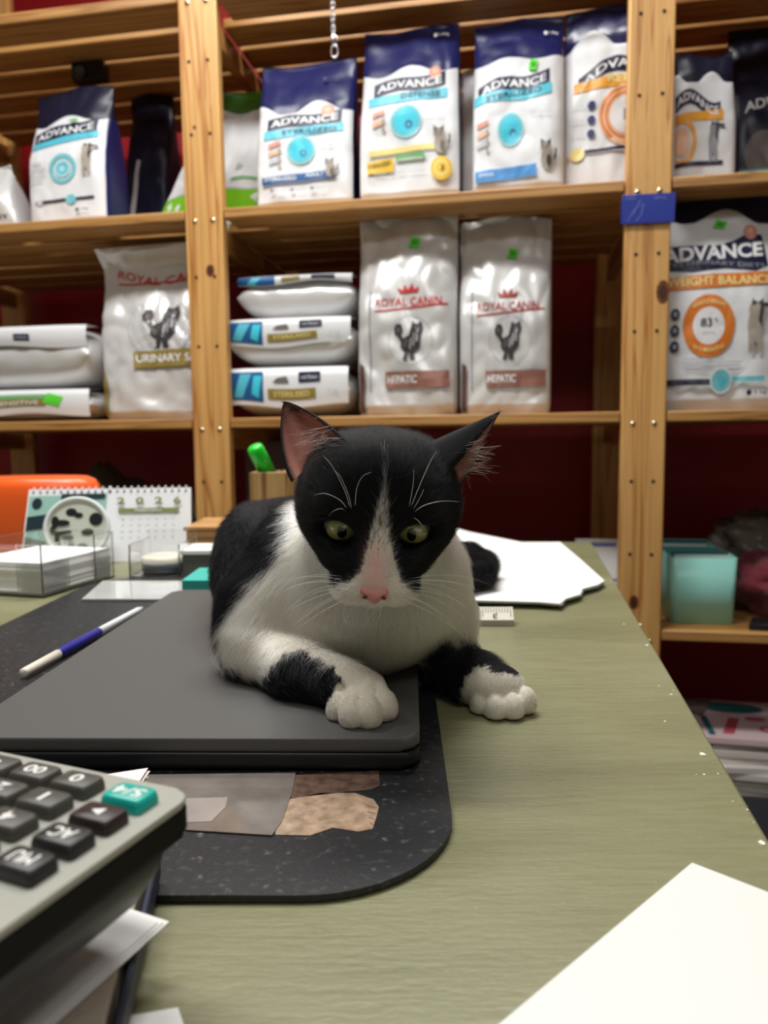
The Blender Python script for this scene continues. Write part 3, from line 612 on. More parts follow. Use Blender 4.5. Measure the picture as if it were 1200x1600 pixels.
# ---------------------------------------------------------------- small things on the shelving
b = MB(MS)
p0, p1 = S(972, 350, -.012), S(1057, 298, -.012)
xf = Matrix.Translation(((p0.x+p1.x)/2, -.004, (p0.z+p1.z)/2)) @ Matrix.Rotation(math.radians(1), 4, 'Y')
M_tag = mat('tag_blue_plastic', srgb(42, 58, 150), .25, coat=.3); M_tagl = mat('tag_print_pale', srgb(120, 130, 200), .4)
wt, ht = (p1.x - p0.x) / 2, (p1.z - p0.z) / 2
tagr = empty('shelf_tag_holder', MS @ Matrix.Translation((xf.translation.x, 0, p0.z)), 'blue plastic shelf tag clipped across the right upright', 'tag')
b.box((-wt, -.003, -ht), (wt, 0, ht), M_tag, .0012, xf); b.build('tag_plate', tagr)
b = MB(MS)
b.free if False else None
for s in (-1, 1):
    b = MB(MS); b.box((s*(wt-.001)-.001, -.001, -ht*.8), (s*(wt-.001)+.001, .016, ht*.8), M_tag, .0005, xf); b.build('clip', tagr)
b = MB(MS)
art(b, [(M_tagl, 'text', ('ADVANCE', .16, .86, .18, .08, .01)), (M_tagl, 'text', ('VISIT US', .70, .84, .22, .09, .01))] + [(M_tagl, 'poly', [(x0, y0), (x0 + .012, y0), (x1 + .012, y1), (x1, y1)]) for x0, y0, x1, y1 in ((.1, .1, .24, .5), (.24, .5, .4, .66), (.4, .66, .36, .3), (.36, .3, .26, .05), (.2, .3, .34, .8))],
    lambda x, y, l: xf @ Vector(((x - .5) * 2 * wt, -.003 - l, (y - .5) * 2 * ht)))
b.build('tag_print', tagr, recalc=False)

M_steel = mat('chain_steel', (.62, .62, .64), .25, 1)
hk = S(521, 90, -.05); ro = empty('hanging_hook', MS @ Matrix.Translation((hk.x, -.05, hk.z)), 'small steel hook hanging on a chain above the navy topped bags', 'hook')
def torus(b, c, R, r, mt, m=None, st=1, n=18, k=8):
    m = m or Matrix.Identity(4); vs = []
    for i in range(n):
        a = 2*math.pi*i/n
        for j in range(k):
            t = 2*math.pi*j/k; vs.append(Matrix.Translation(c) @ m @ Vector(((R + r*math.cos(t))*math.cos(a), r*math.sin(t), (R + r*math.cos(t))*math.sin(a)*st)))
    b.faces(vs, [(i*k+j, ((i+1) % n)*k+j, ((i+1) % n)*k+(j+1) % k, i*k+(j+1) % k) for i in range(n) for j in range(k)], mt, True)
b = MB(MS); zc = S(521, 60, -.05).z
torus(b, (hk.x + .002, -.05, hk.z + .010), .006, .0011, M_steel, st=1.7); b.build('hook_loop', ro)
b = MB(MS); b.ell((hk.x, -.05, hk.z + .030), (.004, .004, .009), M_steel); b.tube([(hk.x + .002, -.05, hk.z + .018), (hk.x + .008, -.05, hk.z + .030), (hk.x + .001, -.05, hk.z + .040)], .0012, M_steel); b.build('swivel', ro)
b = MB(MS)
z = hk.z + .047; i = 0
while z < 2.46:
    torus(b, (hk.x, -.05, z), .0035, .0009, M_steel, Matrix.Rotation(math.pi/2*(i % 2), 4, 'Z'), 1.6, 10, 5); z += .0095; i += 1
b.build('chain', ro)

M_blk = mat('black_plastic', (.012, .012, .014), .35)
a, c = S(112, 140, .16), S(160, 110, .16)
b = MB(MS)
b.box((a.x, .16, LV[0] - .019 - .040), (c.x, .19, LV[0] - .0195), M_blk, .004)
b.lathe([(0, 0), (.012, 0), (.014, -.004)], mat('lens_grey', (.1, .1, .11), .1), 16, Matrix.Translation((a.x + .022, .159, LV[0] - .045)) @ Matrix.Rotation(math.radians(-90), 4, 'X'))
tag(b.build('plastic_box'), 'small black box fixed under the top shelf at left', 'box')

# teal card box
def pxz(x, y, v): q = S(x, y, v); return q.x, q.z
M_tealp = mat('teal_plastic', srgb(160, 228, 216), .32, var=.04); M_tealcard = mat('teal_card', srgb(90, 170, 165), .6)
u0 = S(1046, 985, .05).x; u1 = S(1151, 985, .05).x; zt = S(1100, 872, .05).z
tb_ = empty('card_index_box', MS @ Matrix.Translation(((u0+u1)/2, .17, Z3)), 'teal plastic box packed with cards, on the lower shelf right of the upright', 'box')
b = MB(MS); dz = .262
def rrect(x0, y0, x1, y1, r, n=5):
    pts = []
    for cx, cy, a in ((x1-r, y0+r, -90), (x1-r, y1-r, 0), (x0+r, y1-r, 90), (x0+r, y0+r, 180)):
        for k in range(n + 1):
            t = math.radians(a + 90 * k / n); pts.append((cx + r*math.cos(t), cy + r*math.sin(t)))
    return pts
outer = rrect(u0, .05, u1, .05 + dz, .012); inner = rrect(u0+.003, .053, u1-.003, .047 + dz, .010)
taper = lambda p, k: (((p[0] - (u0+u1)/2) * k + (u0+u1)/2), ((p[1] - .18) * k + .18))
lo = [Vector((*taper(p, .95), Z3)) for p in outer]; hi = [Vector((*p, zt)) for p in outer]; hi2 = [Vector((*p, zt)) for p in inner]; lo2 = [Vector((*taper(p, .95), Z3 + .004)) for p in inner]
n = len(outer); vs = lo + hi + hi2 + lo2
b.faces(vs, [(k, (k+1) % n, n+(k+1) % n, n+k) for k in range(n)] + [(n+k, n+(k+1) % n, 2*n+(k+1) % n, 2*n+k) for k in range(n)] + [(2*n+k, 2*n+(k+1) % n, 3*n+(k+1) % n, 3*n+k) for k in range(n)] + [tuple(range(n-1, -1, -1)), tuple(range(3*n, 4*n))], M_tealp, True)
b.build('box_shell', tb_)
GC = 'cards filed in the teal box'; rnd = random.Random(5)
cm = [mat('card_teal', srgb(70, 150, 148), .6), mat('card_dark_teal', srgb(30, 84, 88), .6), mat('card_pale', srgb(190, 205, 200), .6)]
for k in range(34):
    vv = .058 + k * .0066; b = MB(MS); t = -.004 + (.010 * math.sin(k * .5)) ; lx = rnd.uniform(0, .004); rnd.uniform(0, 1)
    xr = Matrix.Translation((0, vv, Z3 + .005)) @ Matrix.Rotation(math.radians(-8), 4, 'X')
    b.box((u0 + .007 + lx, 0, 0), (u1 - .009, .0012, zt - Z3 - .006 + t + rnd.uniform(-.010, .004)), cm[(k * 7) % 5 % 3], xf=xr)
    tag(b.build('index_card'), 'teal index card filed upright in the teal plastic box', 'card', GC)

def lump(name, label, cat, c, r, mt, seed, amp=.25, m=None, nu=48, nv=30, flat=True, fr=2.2):
    b = MB(m); vs = []
    for i in range(nv + 1):
        for k in range(nu):
            a, t = 2*math.pi*k/nu, math.pi*i/nv; d = Vector((math.sin(t)*math.cos(a), math.sin(t)*math.sin(a), -math.cos(t)))
            f = 1 + amp * (noise.noise(d * fr + Vector((seed, 0, 0))) + .6 * abs(noise.noise(d * fr * 2.4 + Vector((0, seed, 0)))) - .2)
            p = Vector((d.x*r[0]*f, d.y*r[1]*f, d.z*r[2]*f)) + Vector(c)
            if flat: p.z = max(p.z, c[2] - r[2])
            vs.append(p)
    b.faces(vs, [(i*nu+k, i*nu+(k+1) % nu, (i+1)*nu+(k+1) % nu, (i+1)*nu+k) for i in range(nv) for k in range(nu)], mt, True)
    bmesh.ops.remove_doubles(b.bm, verts=b.bm.verts, dist=1e-5)
    return tag(b.build(name), label, cat)
M_mar = mat('maroon_cloth', srgb(120, 34, 48), .75, bump=.4, bscale=120, sheen=.3); M_gpl = mat('grey_plastic_film', srgb(120, 110, 100), .3, bump=.2)
q = S(1205, 918, .16)
lump('folded_cloth_bundle', 'maroon cloth bundle beside the teal box on the lower shelf', 'cloth', (q.x, .17, Z3 + .060), (.078, .09, .060), M_mar, 3, .3, MS)
lump('crumpled_plastic_bag', 'grey crumpled plastic bag behind the maroon cloth bundle', 'bag', (S(1190, 870, .36).x, .38, Z3 + .088), (.11, .08, .088), M_gpl, 8, .45, MS, fr=3)
b = MB(MS); a = S(1160, 968, .06); b.prism([(a.x, .02), (a.x + .16, .01), (a.x + .17, .08), (a.x + .02, .075)], Z3 + .0005, Z3 + .012, M_blk, .002)
tag(b.build('notebook'), 'thin black notebook lying under the maroon cloth on the lower shelf', 'notebook')
# paper next to the desk end
M_paper = mat('paper_white', srgb(238, 238, 236), .7); M_pblue = mat('paper_blue_print', srgb(120, 130, 190), .6)
b = MB(MS); q0, q1 = S(930, 858, .10), S(972, 858, .10)
xr = Matrix.Translation((q0.x, .10, Z3)) @ Matrix.Rotation(math.radians(-14), 4, 'X')
b.box((-.035, 0, 0), (.062, .004, .150), M_paper, .0008, xr)
art(b, [(M_pblue, 'ell', (.3, .75, .08, .07)), (M_pblue, 'band', (.2, .8, lambda x: .45, lambda x: .48)), (M_pblue, 'band', (.2, .8, lambda x: .9, lambda x: .95))], lambda x, y, l: xr @ Vector((-.035 + .097*x, -l, .150*y)))
tag(b.build('leaflet'), 'white leaflet with blue print standing between the desk end and the right upright', 'leaflet')
# magazines low on the right
MZ = [mat('magazine_%s' % n_, srgb(*c), .35) for n_, c in (('cream', (226, 220, 214)), ('rose', (200, 90, 100)), ('teal', (40, 110, 112)), ('grey', (120, 112, 104)), ('pink', (228, 200, 204)))]
rnd = random.Random(11); zz = .1805; ztop = .365
for k in range(14):
    b = MB(MS); u = .115 + rnd.uniform(-.02, .02); v = .03 + rnd.uniform(-.015, .02); a = math.radians(rnd.uniform(-5, 6)); th = (ztop - .1805) / 14 - .0006
    xr = Matrix.Translation((u + .14, v + .11, zz)) @ Matrix.Rotation(a, 4, 'Z'); b.box((-.14, -.105, 0), (.14, .105, th), MZ[0 if k < 13 else 4], .001, xr)
    if k >= 12:
        art(b, [(MZ[1], 'poly', [(.15, .1), (.22, .1), (.32, .5), (.25, .52)]), (MZ[2], 'ell', (.3, .78, .22, .14)), (MZ[1], 'ell', (.42, .5, .07, .05)), (MZ[3], 'poly', [(.0, .55), (.08, .5), (.2, .95), (.02, .98)]), (MZ[1], 'text', ('CATS', .6, .25, .4, .16, .02)), (MZ[3], 'ell', (.7, .8, .12, .1)), (MZ[2], 'band', (.06, .1, lambda x: .05, lambda x: .5))], lambda x, y, l: xr @ Vector((-.14 + .28*x, -.105 + .21*y, th + l)))
        tag(b.build('magazine', recalc=False), 'colourful magazine on top of the low stack right of the desk' if k == 13 else 'magazine second from the top of the low stack right of the desk', 'magazine', 'magazines on the bottom shelf')
    else:
        tag(b.build('magazine'), 'cream magazine inside the low stack right of the desk', 'magazine', 'magazines on the bottom shelf')
    zz += th + .0006
b = MB(MS); a = S(1152, 1238, -.10)
b.box((a.x + .012, -.34, 0), (a.x + .40, -.05, .30), mat('black_bin_plastic', (.012, .014, .02), .5), .01)
tag(b.build('storage_box'), 'black storage box on the floor at the right of the desk', 'box')
# clutter on the lower left shelf
M_rag = mat('grey_rag', srgb(92, 86, 80), .9, bump=.5, bscale=90)
lump('crumpled_sack', 'dark grey crumpled sack on the lower shelf behind the orange tub', 'sack', (S(165, 740, .25).x, .25, Z3 + .135), (.10, .10, .135), M_rag, 5, .4, MS, fr=2.6)
b = MB(MS); a, c = S(381, 680, .30), S(470, 680, .30)
b.box((a.x, .30, Z3), (c.x + .08, .50, .915), mat('mauve_carton', srgb(112, 98, 108), .7), .003)
tag(b.build('carton'), 'mauve grey carton on the lower shelf behind the green marker', 'box')
# ---------------------------------------------------------------- things on the desk
DZ = .7505
def rr2(x0, y0, x1, y1, r, n=8): return rrect(x0, y0, x1, y1, r, n)

# desk pad (mat) and the photo print on it
def rubber():
    m = mat('desk_pad_black_vinyl', srgb(34, 35, 38), .42, bump=.10, bscale=700)
    nt = m.node_tree; b = nt.nodes['Principled BSDF']; tc = nt.nodes.new('ShaderNodeTexCoord')
    v = nt.nodes.new('ShaderNodeTexNoise'); v.inputs['Scale'].default_value = 270; v.inputs['Detail'].default_value = 2; nt.links.new(tc.outputs['Object'], v.inputs['Vector'])
    nt.links.new(mix_ramp(nt, v.outputs['Fac'], [(.56, srgb(34, 35, 38)), (.68, srgb(58, 58, 60)), (.76, srgb(104, 102, 98))]), b.inputs['Base Color'])
    return m
M_pad = rubber()
ma = H(692, 1100, .7535); mc = H(0, 974, .7535); md = H(157, 909, .7535); mfr = H(400, 1398, .7535)
X1 = .034; X0 = -.352; Y0 = .264; Y1 = .905
b = MB(); xr = Matrix.Translation(((X0+X1)/2, (Y0+Y1)/2, DZ)) @ Matrix.Rotation(math.radians(-1.2), 4, 'Z')
hx, hy = (X1-X0)/2, (Y1-Y0)/2
b.prism(rr2(-hx, -hy, hx, hy, .060, 12), 0, .003, M_pad, .0008, xr)
pad = b.build('desk_pad'); tag(pad, 'black rounded desk pad under the closed laptop', 'desk pad')
M_pg = mat('photo_print_grey', srgb(120, 112, 106), .18, coat=.5, var=.25, vscale=40); M_pl = mat('photo_print_pale', srgb(160, 152, 148), .15, coat=.5, var=.15, vscale=30)
M_pf = mat('photo_print_fur', srgb(176, 150, 126), .2, coat=.5, var=.35, vscale=160); M_pf3 = mat('photo_print_fur_mid', srgb(140, 112, 94), .3); M_pf2 = mat('photo_print_fur_dark', srgb(104, 82, 70), .2, coat=.5, var=.4, vscale=160)
b = MB(); zp = DZ + .0031
def onp(pts, z0, z1, mt): b.prism([tuple(H(x, y, z0).xy) for x, y in pts], z0, z1, mt)
onp([(455, 1212), (592, 1205), (594, 1228), (580, 1234), (455, 1248)], zp, zp + .0003, M_pf2)
onp([(440, 1252), (500, 1240), (555, 1240), (584, 1250), (592, 1262), (588, 1278), (582, 1296), (560, 1300), (520, 1294), (485, 1306), (430, 1305)], zp, zp + .0003, M_pf)
for k in range(4): onp([(572 + 2*k, 1258 + 9*k), (590 - 2*k, 1262 + 9*k), (589 - 2*k, 1263 + 9*k), (572 + 2*k, 1260 + 9*k)], zp + .0003, zp + .0004, M_pf3)
onp([(200, 1212), (462, 1208), (456, 1240), (440, 1285), (425, 1306), (200, 1292)], zp + .0003, zp + .0007, M_pg)
onp([(215, 1250), (356, 1246), (352, 1262), (330, 1284), (215, 1288)], zp + .0007, zp + .0009, M_pl)
tag(b.build('photo_print'), 'glossy photo print of a furry paw lying on the pad in front of the laptop', 'photo')

# laptop
M_lap = mat('laptop_charcoal_shell', srgb(84, 83, 81), .48, bump=.03, bscale=900, spec=.5); M_lapd = mat('laptop_black_base', srgb(26, 26, 28), .42)
l0 = H(655, 1178, .775); l1 = H(652, 1041, .775); bl_ = H(264, 922, .775)
LA = math.radians(-2.0)                     # small turn of the laptop on the desk
LW, LL = .2390, .372
LX = Matrix.Translation((.0165, .362, DZ + .0032)) @ Matrix.Rotation(LA, 4, 'Z')
lap = empty('laptop', LX @ Matrix.Translation((-LW/2, LL/2, 0)), 'closed dark grey laptop the cat is lying on', 'laptop')
b = MB(LX); b.prism(rr2(-LW, 0, 0, LL, .010), .0012, .0095, M_lapd, .0025); b.build('base', lap)
b = MB(LX); b.prism(rr2(-LW, 0, 0, LL, .010), .0102, .0173, M_lap, .0026, seg=3); b.build('lid', lap)
b = MB(LX); b.box((-LW + .01, .003, .0095), (-.01, LL - .003, .0102), M_lapd); b.build('hinge', lap)
b = MB(LX)
for x in (-LW + .02, -.02):
    for y in (.02, LL - .02): b.lathe([(0, 0), (.006, 0), (.006, .0012), (0, .0012)], M_blk, 16, Matrix.Translation((x, y, 0)))
b.build('rubber_feet', lap)
ZL = DZ + .0032 + .0173

# calculator
KZ = .812
c1 = H(203, 1257, KZ); c2 = H(38, 1364, KZ)
e_1 = (c2 - c1); pitch1 = e_1.length / 3; e_1.normalize()
e_2 = Vector((e_1.y, -e_1.x, 0));  e_2 = e_2 if e_2.x < 0 else -e_2
CM = Matrix(((-e_2.x, -e_1.x, 0, c1.x), (-e_2.y, -e_1.y, 0, c1.y), (0, 0, 1, 0), (0, 0, 0, 1)))   # local x to screen right, y away
inv = CM.inverted()
cr = inv @ H(291, 1248, KZ)                   # far right corner in the local frame
top_y = (inv @ H(215, 1219, KZ)).y; right_x = cr.x
M_cb = mat('calculator_grey_face', srgb(172, 172, 162), .38, .15, bump=.05, bscale=600); M_cd = mat('calculator_black_side', (.004, .004, .004), .45, spec=.15)
M_cu = mat('calculator_dark_underside', srgb(62, 62, 66), .4); M_key = mat('key_charcoal', srgb(74, 72, 66), .45); M_keyd = mat('key_black', srgb(42, 42, 42), .42)
M_kteal = mat('key_teal', srgb(20, 172, 158), .35); M_kmar = mat('key_dark_maroon', srgb(48, 34, 34), .42); M_kt = mat('key_legend_white', srgb(235, 235, 230), .5)
calc = empty('desk_calculator', CM @ Matrix.Translation((right_x - .06, top_y - .08, KZ - .034)), 'large grey desk calculator with dark keys and one teal key', 'calculator')
WCa, HCa = .118, .150
b = MB(CM); b.prism(rr2(right_x - WCa, top_y - HCa, right_x, top_y, .007), KZ - .0022, KZ, M_cb, .0009); b.build('face_plate', calc)
b = MB(CM); b.prism(rr2(right_x - WCa, top_y - HCa, right_x, top_y, .007), KZ - .011, KZ - .0022, M_cd, .0015)
b.build('case', calc)
b = MB(CM); cxm, cym = right_x - WCa/2, top_y - HCa/2; prof = [(.96, KZ - .011), (.93, KZ - .019), (.86, KZ - .027), (.78, KZ - .031)]; vs = []
ol = rr2(-WCa/2, -HCa/2, WCa/2, HCa/2, .012); n = len(ol)
for k, z in prof: vs += [Vector((cxm + p[0]*k, cym + p[1]*k, z)) for p in ol]
b.faces(vs, [(i*n+k, i*n+(k+1) % n, (i+1)*n+(k+1) % n, (i+1)*n+k) for i in range(3) for k in range(n)] + [tuple(range(3*n, 4*n)), tuple(range(n-1, -1, -1))], M_cu, True); b.build('lower_shell', calc)
pw_ = .0172
keys = [(0, 0, '5/4', M_kteal), (0, 1, '>', M_kmar), (0, 2, 'AC', M_keyd), (0, 3, 'MU', M_keyd), (1, 0, '0', M_key), (1, 1, '1', M_key), (1, 2, '4', M_key), (1, 3, '7', M_key), (2, 0, '00', M_key), (2, 1, '2', M_key), (2, 2, '5', M_key), (2, 3, '8', M_key), (3, 0, '.', M_key), (3, 1, '3', M_key), (3, 2, '6', M_key), (3, 3, '9', M_key), (4, 0, '=', M_keyd), (4, 1, '+', M_keyd), (4, 2, 'x', M_keyd), (4, 3, '/', M_keyd)]
for ci, ri, st, mt in keys:
    cx, cy = -ci * pw_ - (.0042 if ci else 0), -ri * pitch1 + (0 if ci == 0 else .001)
    if ci == 0: cy -= 0
    b = MB(CM); kw, kh = .0071, .0046
    vs = []; ol = rr2(-kw, -kh, kw, kh, .0016, 4); n = len(ol); pr = [(1.06, KZ + .0001), (1.05, KZ + .0020), (.98, KZ + .0036), (.90, KZ + .0041)]
    for k, z in pr: vs += [Vector((cx + p[0]*k, cy + p[1]*k, z)) for p in ol]
    b.faces(vs, [(i*n+k, i*n+(k+1) % n, (i+1)*n+(k+1) % n, (i+1)*n+k) for i in range(3) for k in range(n)] + [tuple(range(3*n, 4*n))], mt, True)
    fn = lambda x, y, l: Vector((cx - (x - .5) * 2 * kw, cy - (y - .5) * 2 * kh, KZ + .0042 + l))
    if st == '>': its = [(M_kt, 'poly', [(.38, .30), (.66, .5), (.38, .70)])]
    else: its = [(M_kt, 'text', (st, .5, .5, (.10 if st == '1' else .30) if len(st) == 1 else .20 * len(st) + .14, .50 if st not in '.=' else .2, .02))]
    art(b, its, fn, lift0=.00005); b.build('key', calc, recalc=False)
b = MB(CM); b.box((right_x - WCa + .006, top_y - HCa + .008, KZ), (right_x - .006, top_y - .098, KZ + .0012), mat('lcd_window', (.10, .11, .10), .08), .0004); b.build('display', calc)

# loose papers and ledger under the calculator
M_lc = mat('ledger_cover_navy', srgb(40, 46, 66), .55, bump=.2, bscale=400); M_lp = mat('ledger_page_block', srgb(176, 164, 148), .6, var=.08, vscale=300)
a0, a1 = H(246, 1345, DZ + .014), H(188, 1600, DZ + .014)
dl = (a1 - a0).normalized(); nl = Vector((dl.y, -dl.x, 0)); nl = nl if nl.x < 0 else -nl
far = a0 - dl * .004; near = a0 + dl * .20
led = empty('ledger_book', Matrix.Translation(((far + near) / 2 + nl * .07) * Vector((1, 1, 0)) + Vector((0, 0, DZ))), 'thick navy covered ledger under the calculator', 'book')
def lp(o, w, ins): f, g = far + dl*ins, near - dl*ins; return [tuple((f + nl*o).xy), tuple((g + nl*o).xy), tuple((g + nl*w).xy), tuple((f + nl*w).xy)]
b = MB(); b.prism(lp(0, .15, 0), DZ + .0032, DZ + .0055, M_lc, .0006); b.prism(lp(0, .15, 0), DZ, DZ + .0032, M_lc, .0006) if False else None
b.build('back_cover', led)
b = MB(); b.prism(lp(.0035, .148, .003), DZ + .0055, DZ + .0165, M_lp, .0008); b.build('page_block', led)
b = MB(); b.prism(lp(-.0005, .0016, 0), DZ + .0055, DZ + .015, M_lc, .0008); b.build('cover_edge', led)
def sheet(pts, z, label, t=.0004, mt=M_paper, group=None, curl=None, name='paper_sheet', cat='paper'):
    b = MB(); b.prism([tuple(p) for p in pts], z, z + t, mt); return tag(b.build(name), label, cat, group)
zs = DZ + .0172
c_ = H(264, 1437, zs + .001); g_ = H(150, 1400, zs + .001); h_ = H(20, 1640, zs + .001)
d1 = (H(110, 1580, zs) - c_); d1.z = 0; d1.normalize(); d2 = Vector((-d1.y, d1.x, 0)); d2 = d2 if d2.x < 0 else -d2
def quad(c, d, e, L, Wd): return [c.xy, (c + d*L).xy, (c + d*L + e*Wd).xy, (c + e*Wd).xy]
g2 = (g_ - c_); g2.z = 0; g2.normalize()
for k in range(3):
    cc = c_ + d1*(.0015*k) - g2 * (-.001 * k)
    sheet(quad(cc, d1, g2, .16, .105), zs + .0005*k, 'white folded sheet under the calculator, corner pointing right', group='white sheets between ledger and calculator')
# fan of paper corners behind the calculator
rnd = random.Random(4)
for k in range(6):
    cpt = H(231 + (k*5) % 9 - 3*k*.6, 1193 + k * 4.2, .7775 - k*.0012); an = math.radians(200 - k * 1.5)
    da = Vector((math.cos(an), math.sin(an), 0)); db = Vector((math.cos(an + 1.25), math.sin(an + 1.25), 0))
    sheet([cpt.xy, (cpt + da*.09).xy, (cpt + da*.09 + db*.05).xy, (cpt + db*.05).xy], .7752 - k*.0013, 'white paper slip fanned out behind the calculator', group='fanned paper slips behind the calculator', name='paper_slip', t=.0003, mt=mat('slip_paper', srgb(240, 232, 226), .6))
q = [H(182, 1592, DZ), H(278, 1576, DZ), H(300, 1640, DZ), H(170, 1680, DZ)]
sheet([p.xy for p in q], DZ, 'small white paper piece at the bottom left edge of the desk')
# large sheet bottom right
pa, pb, pc = H(1081, 1347, DZ + .004), H(1200, 1393, DZ + .004), H(778, 1600, DZ + .004)
d1 = (pc - pa); d1.z = 0; d1.normalize(); d2 = (pb - pa); d2.z = 0; d2.normalize()
M_card = mat('glossy_card_white', srgb(226, 226, 222), .4, spec=.4)
b = MB(); pts = [pa.xy, (pa + d1*.21).xy, (pa + d1*.21 + d2*.148).xy, (pa + d2*.148).xy]
b.prism([tuple(p) for p in pts], DZ + .0004, DZ + .0040, M_card, .0003); tag(b.build('paper_pad'), 'blank white pad of paper at the lower right of the desk', 'paper pad')

# pile of sheets behind the tail
outl = [(650, 870), (690, 826), (716, 826), (735, 832), (812, 848), (872, 847), (905, 876), (940, 908), (930, 915), (906, 921), (902, 930), (880, 936), (872, 944), (840, 941), (720, 938), (660, 905)]
rnd = random.Random(8)
for k in range(7):
    z = DZ + k * .0011; pts = [H(x + rnd.uniform(-1, 1) + (k - 3) * 1.2 * (1 if x > 800 else 0), y + (6 - k) * .6 + rnd.uniform(-.7, .7), z).xy for x, y in outl]
    if k in (2, 4):
        pts = [p + Vector((.002, -.003)) for p in pts]
    sheet(pts, z, 'white paper sheet in the loose pile behind the cat at right', t=.0008, group='pile of white sheets behind the cat')

# scale ruler
r0, r1, r2 = H(803, 978, DZ), H(700, 978, DZ), H(803, 962, DZ)
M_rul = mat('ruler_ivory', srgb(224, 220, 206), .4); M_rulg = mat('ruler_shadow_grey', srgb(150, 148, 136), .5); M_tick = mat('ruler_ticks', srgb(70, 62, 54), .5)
ux = (r0 - r1).normalized(); uy = Vector((-ux.y, ux.x, 0)); RM = Matrix(((ux.x, uy.x, 0, r0.x), (ux.y, uy.y, 0, r0.y), (0, 0, 1, DZ), (0, 0, 0, 1)))
b = MB(RM); LR = .30
zt1 = (P(803, 965, r0.y + .0035) - Vector((0, 0, DZ))).z; zt2 = .0150
sec = [(0, 0), (.0005, .0052), (.0105, .0150), (.0165, .0130), (.018, 0)]
vs = [Vector((-LR, y, z)) for y, z in sec] + [Vector((0, y, z)) for y, z in sec]
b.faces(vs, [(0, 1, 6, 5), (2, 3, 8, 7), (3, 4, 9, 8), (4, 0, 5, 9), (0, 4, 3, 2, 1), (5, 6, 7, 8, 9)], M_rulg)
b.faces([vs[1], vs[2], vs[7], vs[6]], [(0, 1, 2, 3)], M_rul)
sl = Vector((0, .010, .0098)); nn = Vector((0, -.0098, .010)).normalized()
def onr(x, t): return Vector((x, .0005, .0052)) + sl * t + nn * .0003
for k in range(110):
    x = -.002 - k * .0025; lo_ = 1 - (.75 if k % 5 == 0 else .45)
    b.faces([onr(x, lo_), onr(x - .0006, lo_), onr(x - .0006, .95), onr(x, .95)], [(0, 1, 2, 3)], M_tick)
for k in range(8):
    tv, tf = text_mesh(str(k + 3), .01); b.faces([onr(-.0165 - k * .025 - x * .004, .28 - y * .36) for x, y in tv], tf, M_tick)
tag(b.build('scale_ruler'), 'ivory ruler with dark tick marks beside the cat on the desk', 'ruler')

# pen half under the laptop
pz = DZ + .0032 + .0045
p_a, p_b, p_c, p_d, p_e = [H(x, y, pz) for x, y in ((36, 1052), (88, 1022), (152, 988), (160, 982), (222, 950))]
ax = (p_e - p_a); ax.z = 0; ax.normalize(); L_ = lambda p: (p - p_a).dot(ax)
pen = empty('marker_pen', Matrix.Translation(p_a - Vector((0, 0, .0045))), 'white marker pen with a blue grip lying along the left side of the laptop', 'pen')
at_ = lambda s: p_a + ax * s
b = MB(); b.tube([at_(0), at_(.001), at_(L_(p_b))], [.0028, .0034, .0036], mat('pen_ivory_plastic', srgb(228, 220, 204), .4), 14); b.build('barrel', pen)
b = MB(); b.tube([at_(L_(p_b)), at_(L_(p_b) + .002), at_(L_(p_c)), at_(L_(p_c) + .002)], [.0036, .0041, .0041, .0036], mat('pen_blue_plastic', srgb(46, 42, 140), .3), 14); b.build('grip', pen)
b = MB(); b.tube([at_(L_(p_c) + .002), at_(L_(p_e) - .01), at_(L_(p_e))], [.0034, .0030, .0013], mat('pen_white_plastic', srgb(236, 236, 240), .3), 14); b.build('pen_tip', pen)

# clear plate, teal note block
M_plate = mat('clear_plate', srgb(205, 206, 205), .06, spec=.7, coat=.6)
q = [H(x, y, DZ + .005) for x, y in ((128, 936), (160, 908), (300, 908), (290, 936))]
b = MB(); b.prism([tuple(p.xy) for p in q], DZ + .0032, DZ + .0055, M_plate, .0004); tag(b.build('glossy_plate'), 'pale glossy plate lying on the pad behind the laptop', 'plate')
q = H(282, 921, ZL); nb = empty('sticky_note_block', Vector((-.175, .80, DZ)), 'teal sticky note block behind the laptop, beside the cat', 'note block')
a0_, a1_ = P(284, 921, .765), P(352, 895, .765)
b = MB(); b.box((a0_.x, .765, DZ + .0033), (a1_.x + .012, .84, P(284, 897, .80).z), mat('note_teal', srgb(60, 182, 168), .5), .001); b.build('note_stack', nb)

# acrylic holder with stacked cards
M_acr = mat('acrylic_clear', (.97, .98, .98), .03, trans=1, ior=1.49)
hc = H(68, 934, DZ); hr = H(176, 902, DZ); hl = H(-40, 918, DZ)
d1 = (hr - hc); d1.z = 0; w1 = .150; d1.normalize(); d2 = Vector((-d1.y, d1.x, 0))
HM = Matrix(((d1.x, d2.x, 0, hc.x), (d1.y, d2.y, 0, hc.y), (0, 0, 1, DZ), (0, 0, 0, 1)))
wA = (hr - hc).length; wB = .105; zc_ = P(68, 880, hc.y).z - DZ; za_ = P(60, 852, hc.y).z - DZ
b = MB(HM); tk = .0018
b.box((-tk, -tk, 0), (wA + tk, wB + tk, tk), M_acr)
for (lo_, hi_) in (((-tk, -tk, tk), (wA*.34, 0, za_)), ((wA*.72, -tk, tk), (wA + tk, 0, za_)), ((-tk, wB, tk), (wA + tk, wB + tk, za_)), ((-tk, 0, tk), (0, wB*.3, za_)), ((-tk, wB*.7, tk), (0, wB, za_)), ((wA, 0, tk), (wA + tk, wB, za_))):
    b.box(lo_, hi_, M_acr, .0003)
tag(b.build('acrylic_card_tray'), 'clear acrylic tray holding a stack of white cards at the left', 'tray')
NC = 14; hh = (zc_ - tk - .0006) / NC; rnd = random.Random(2)
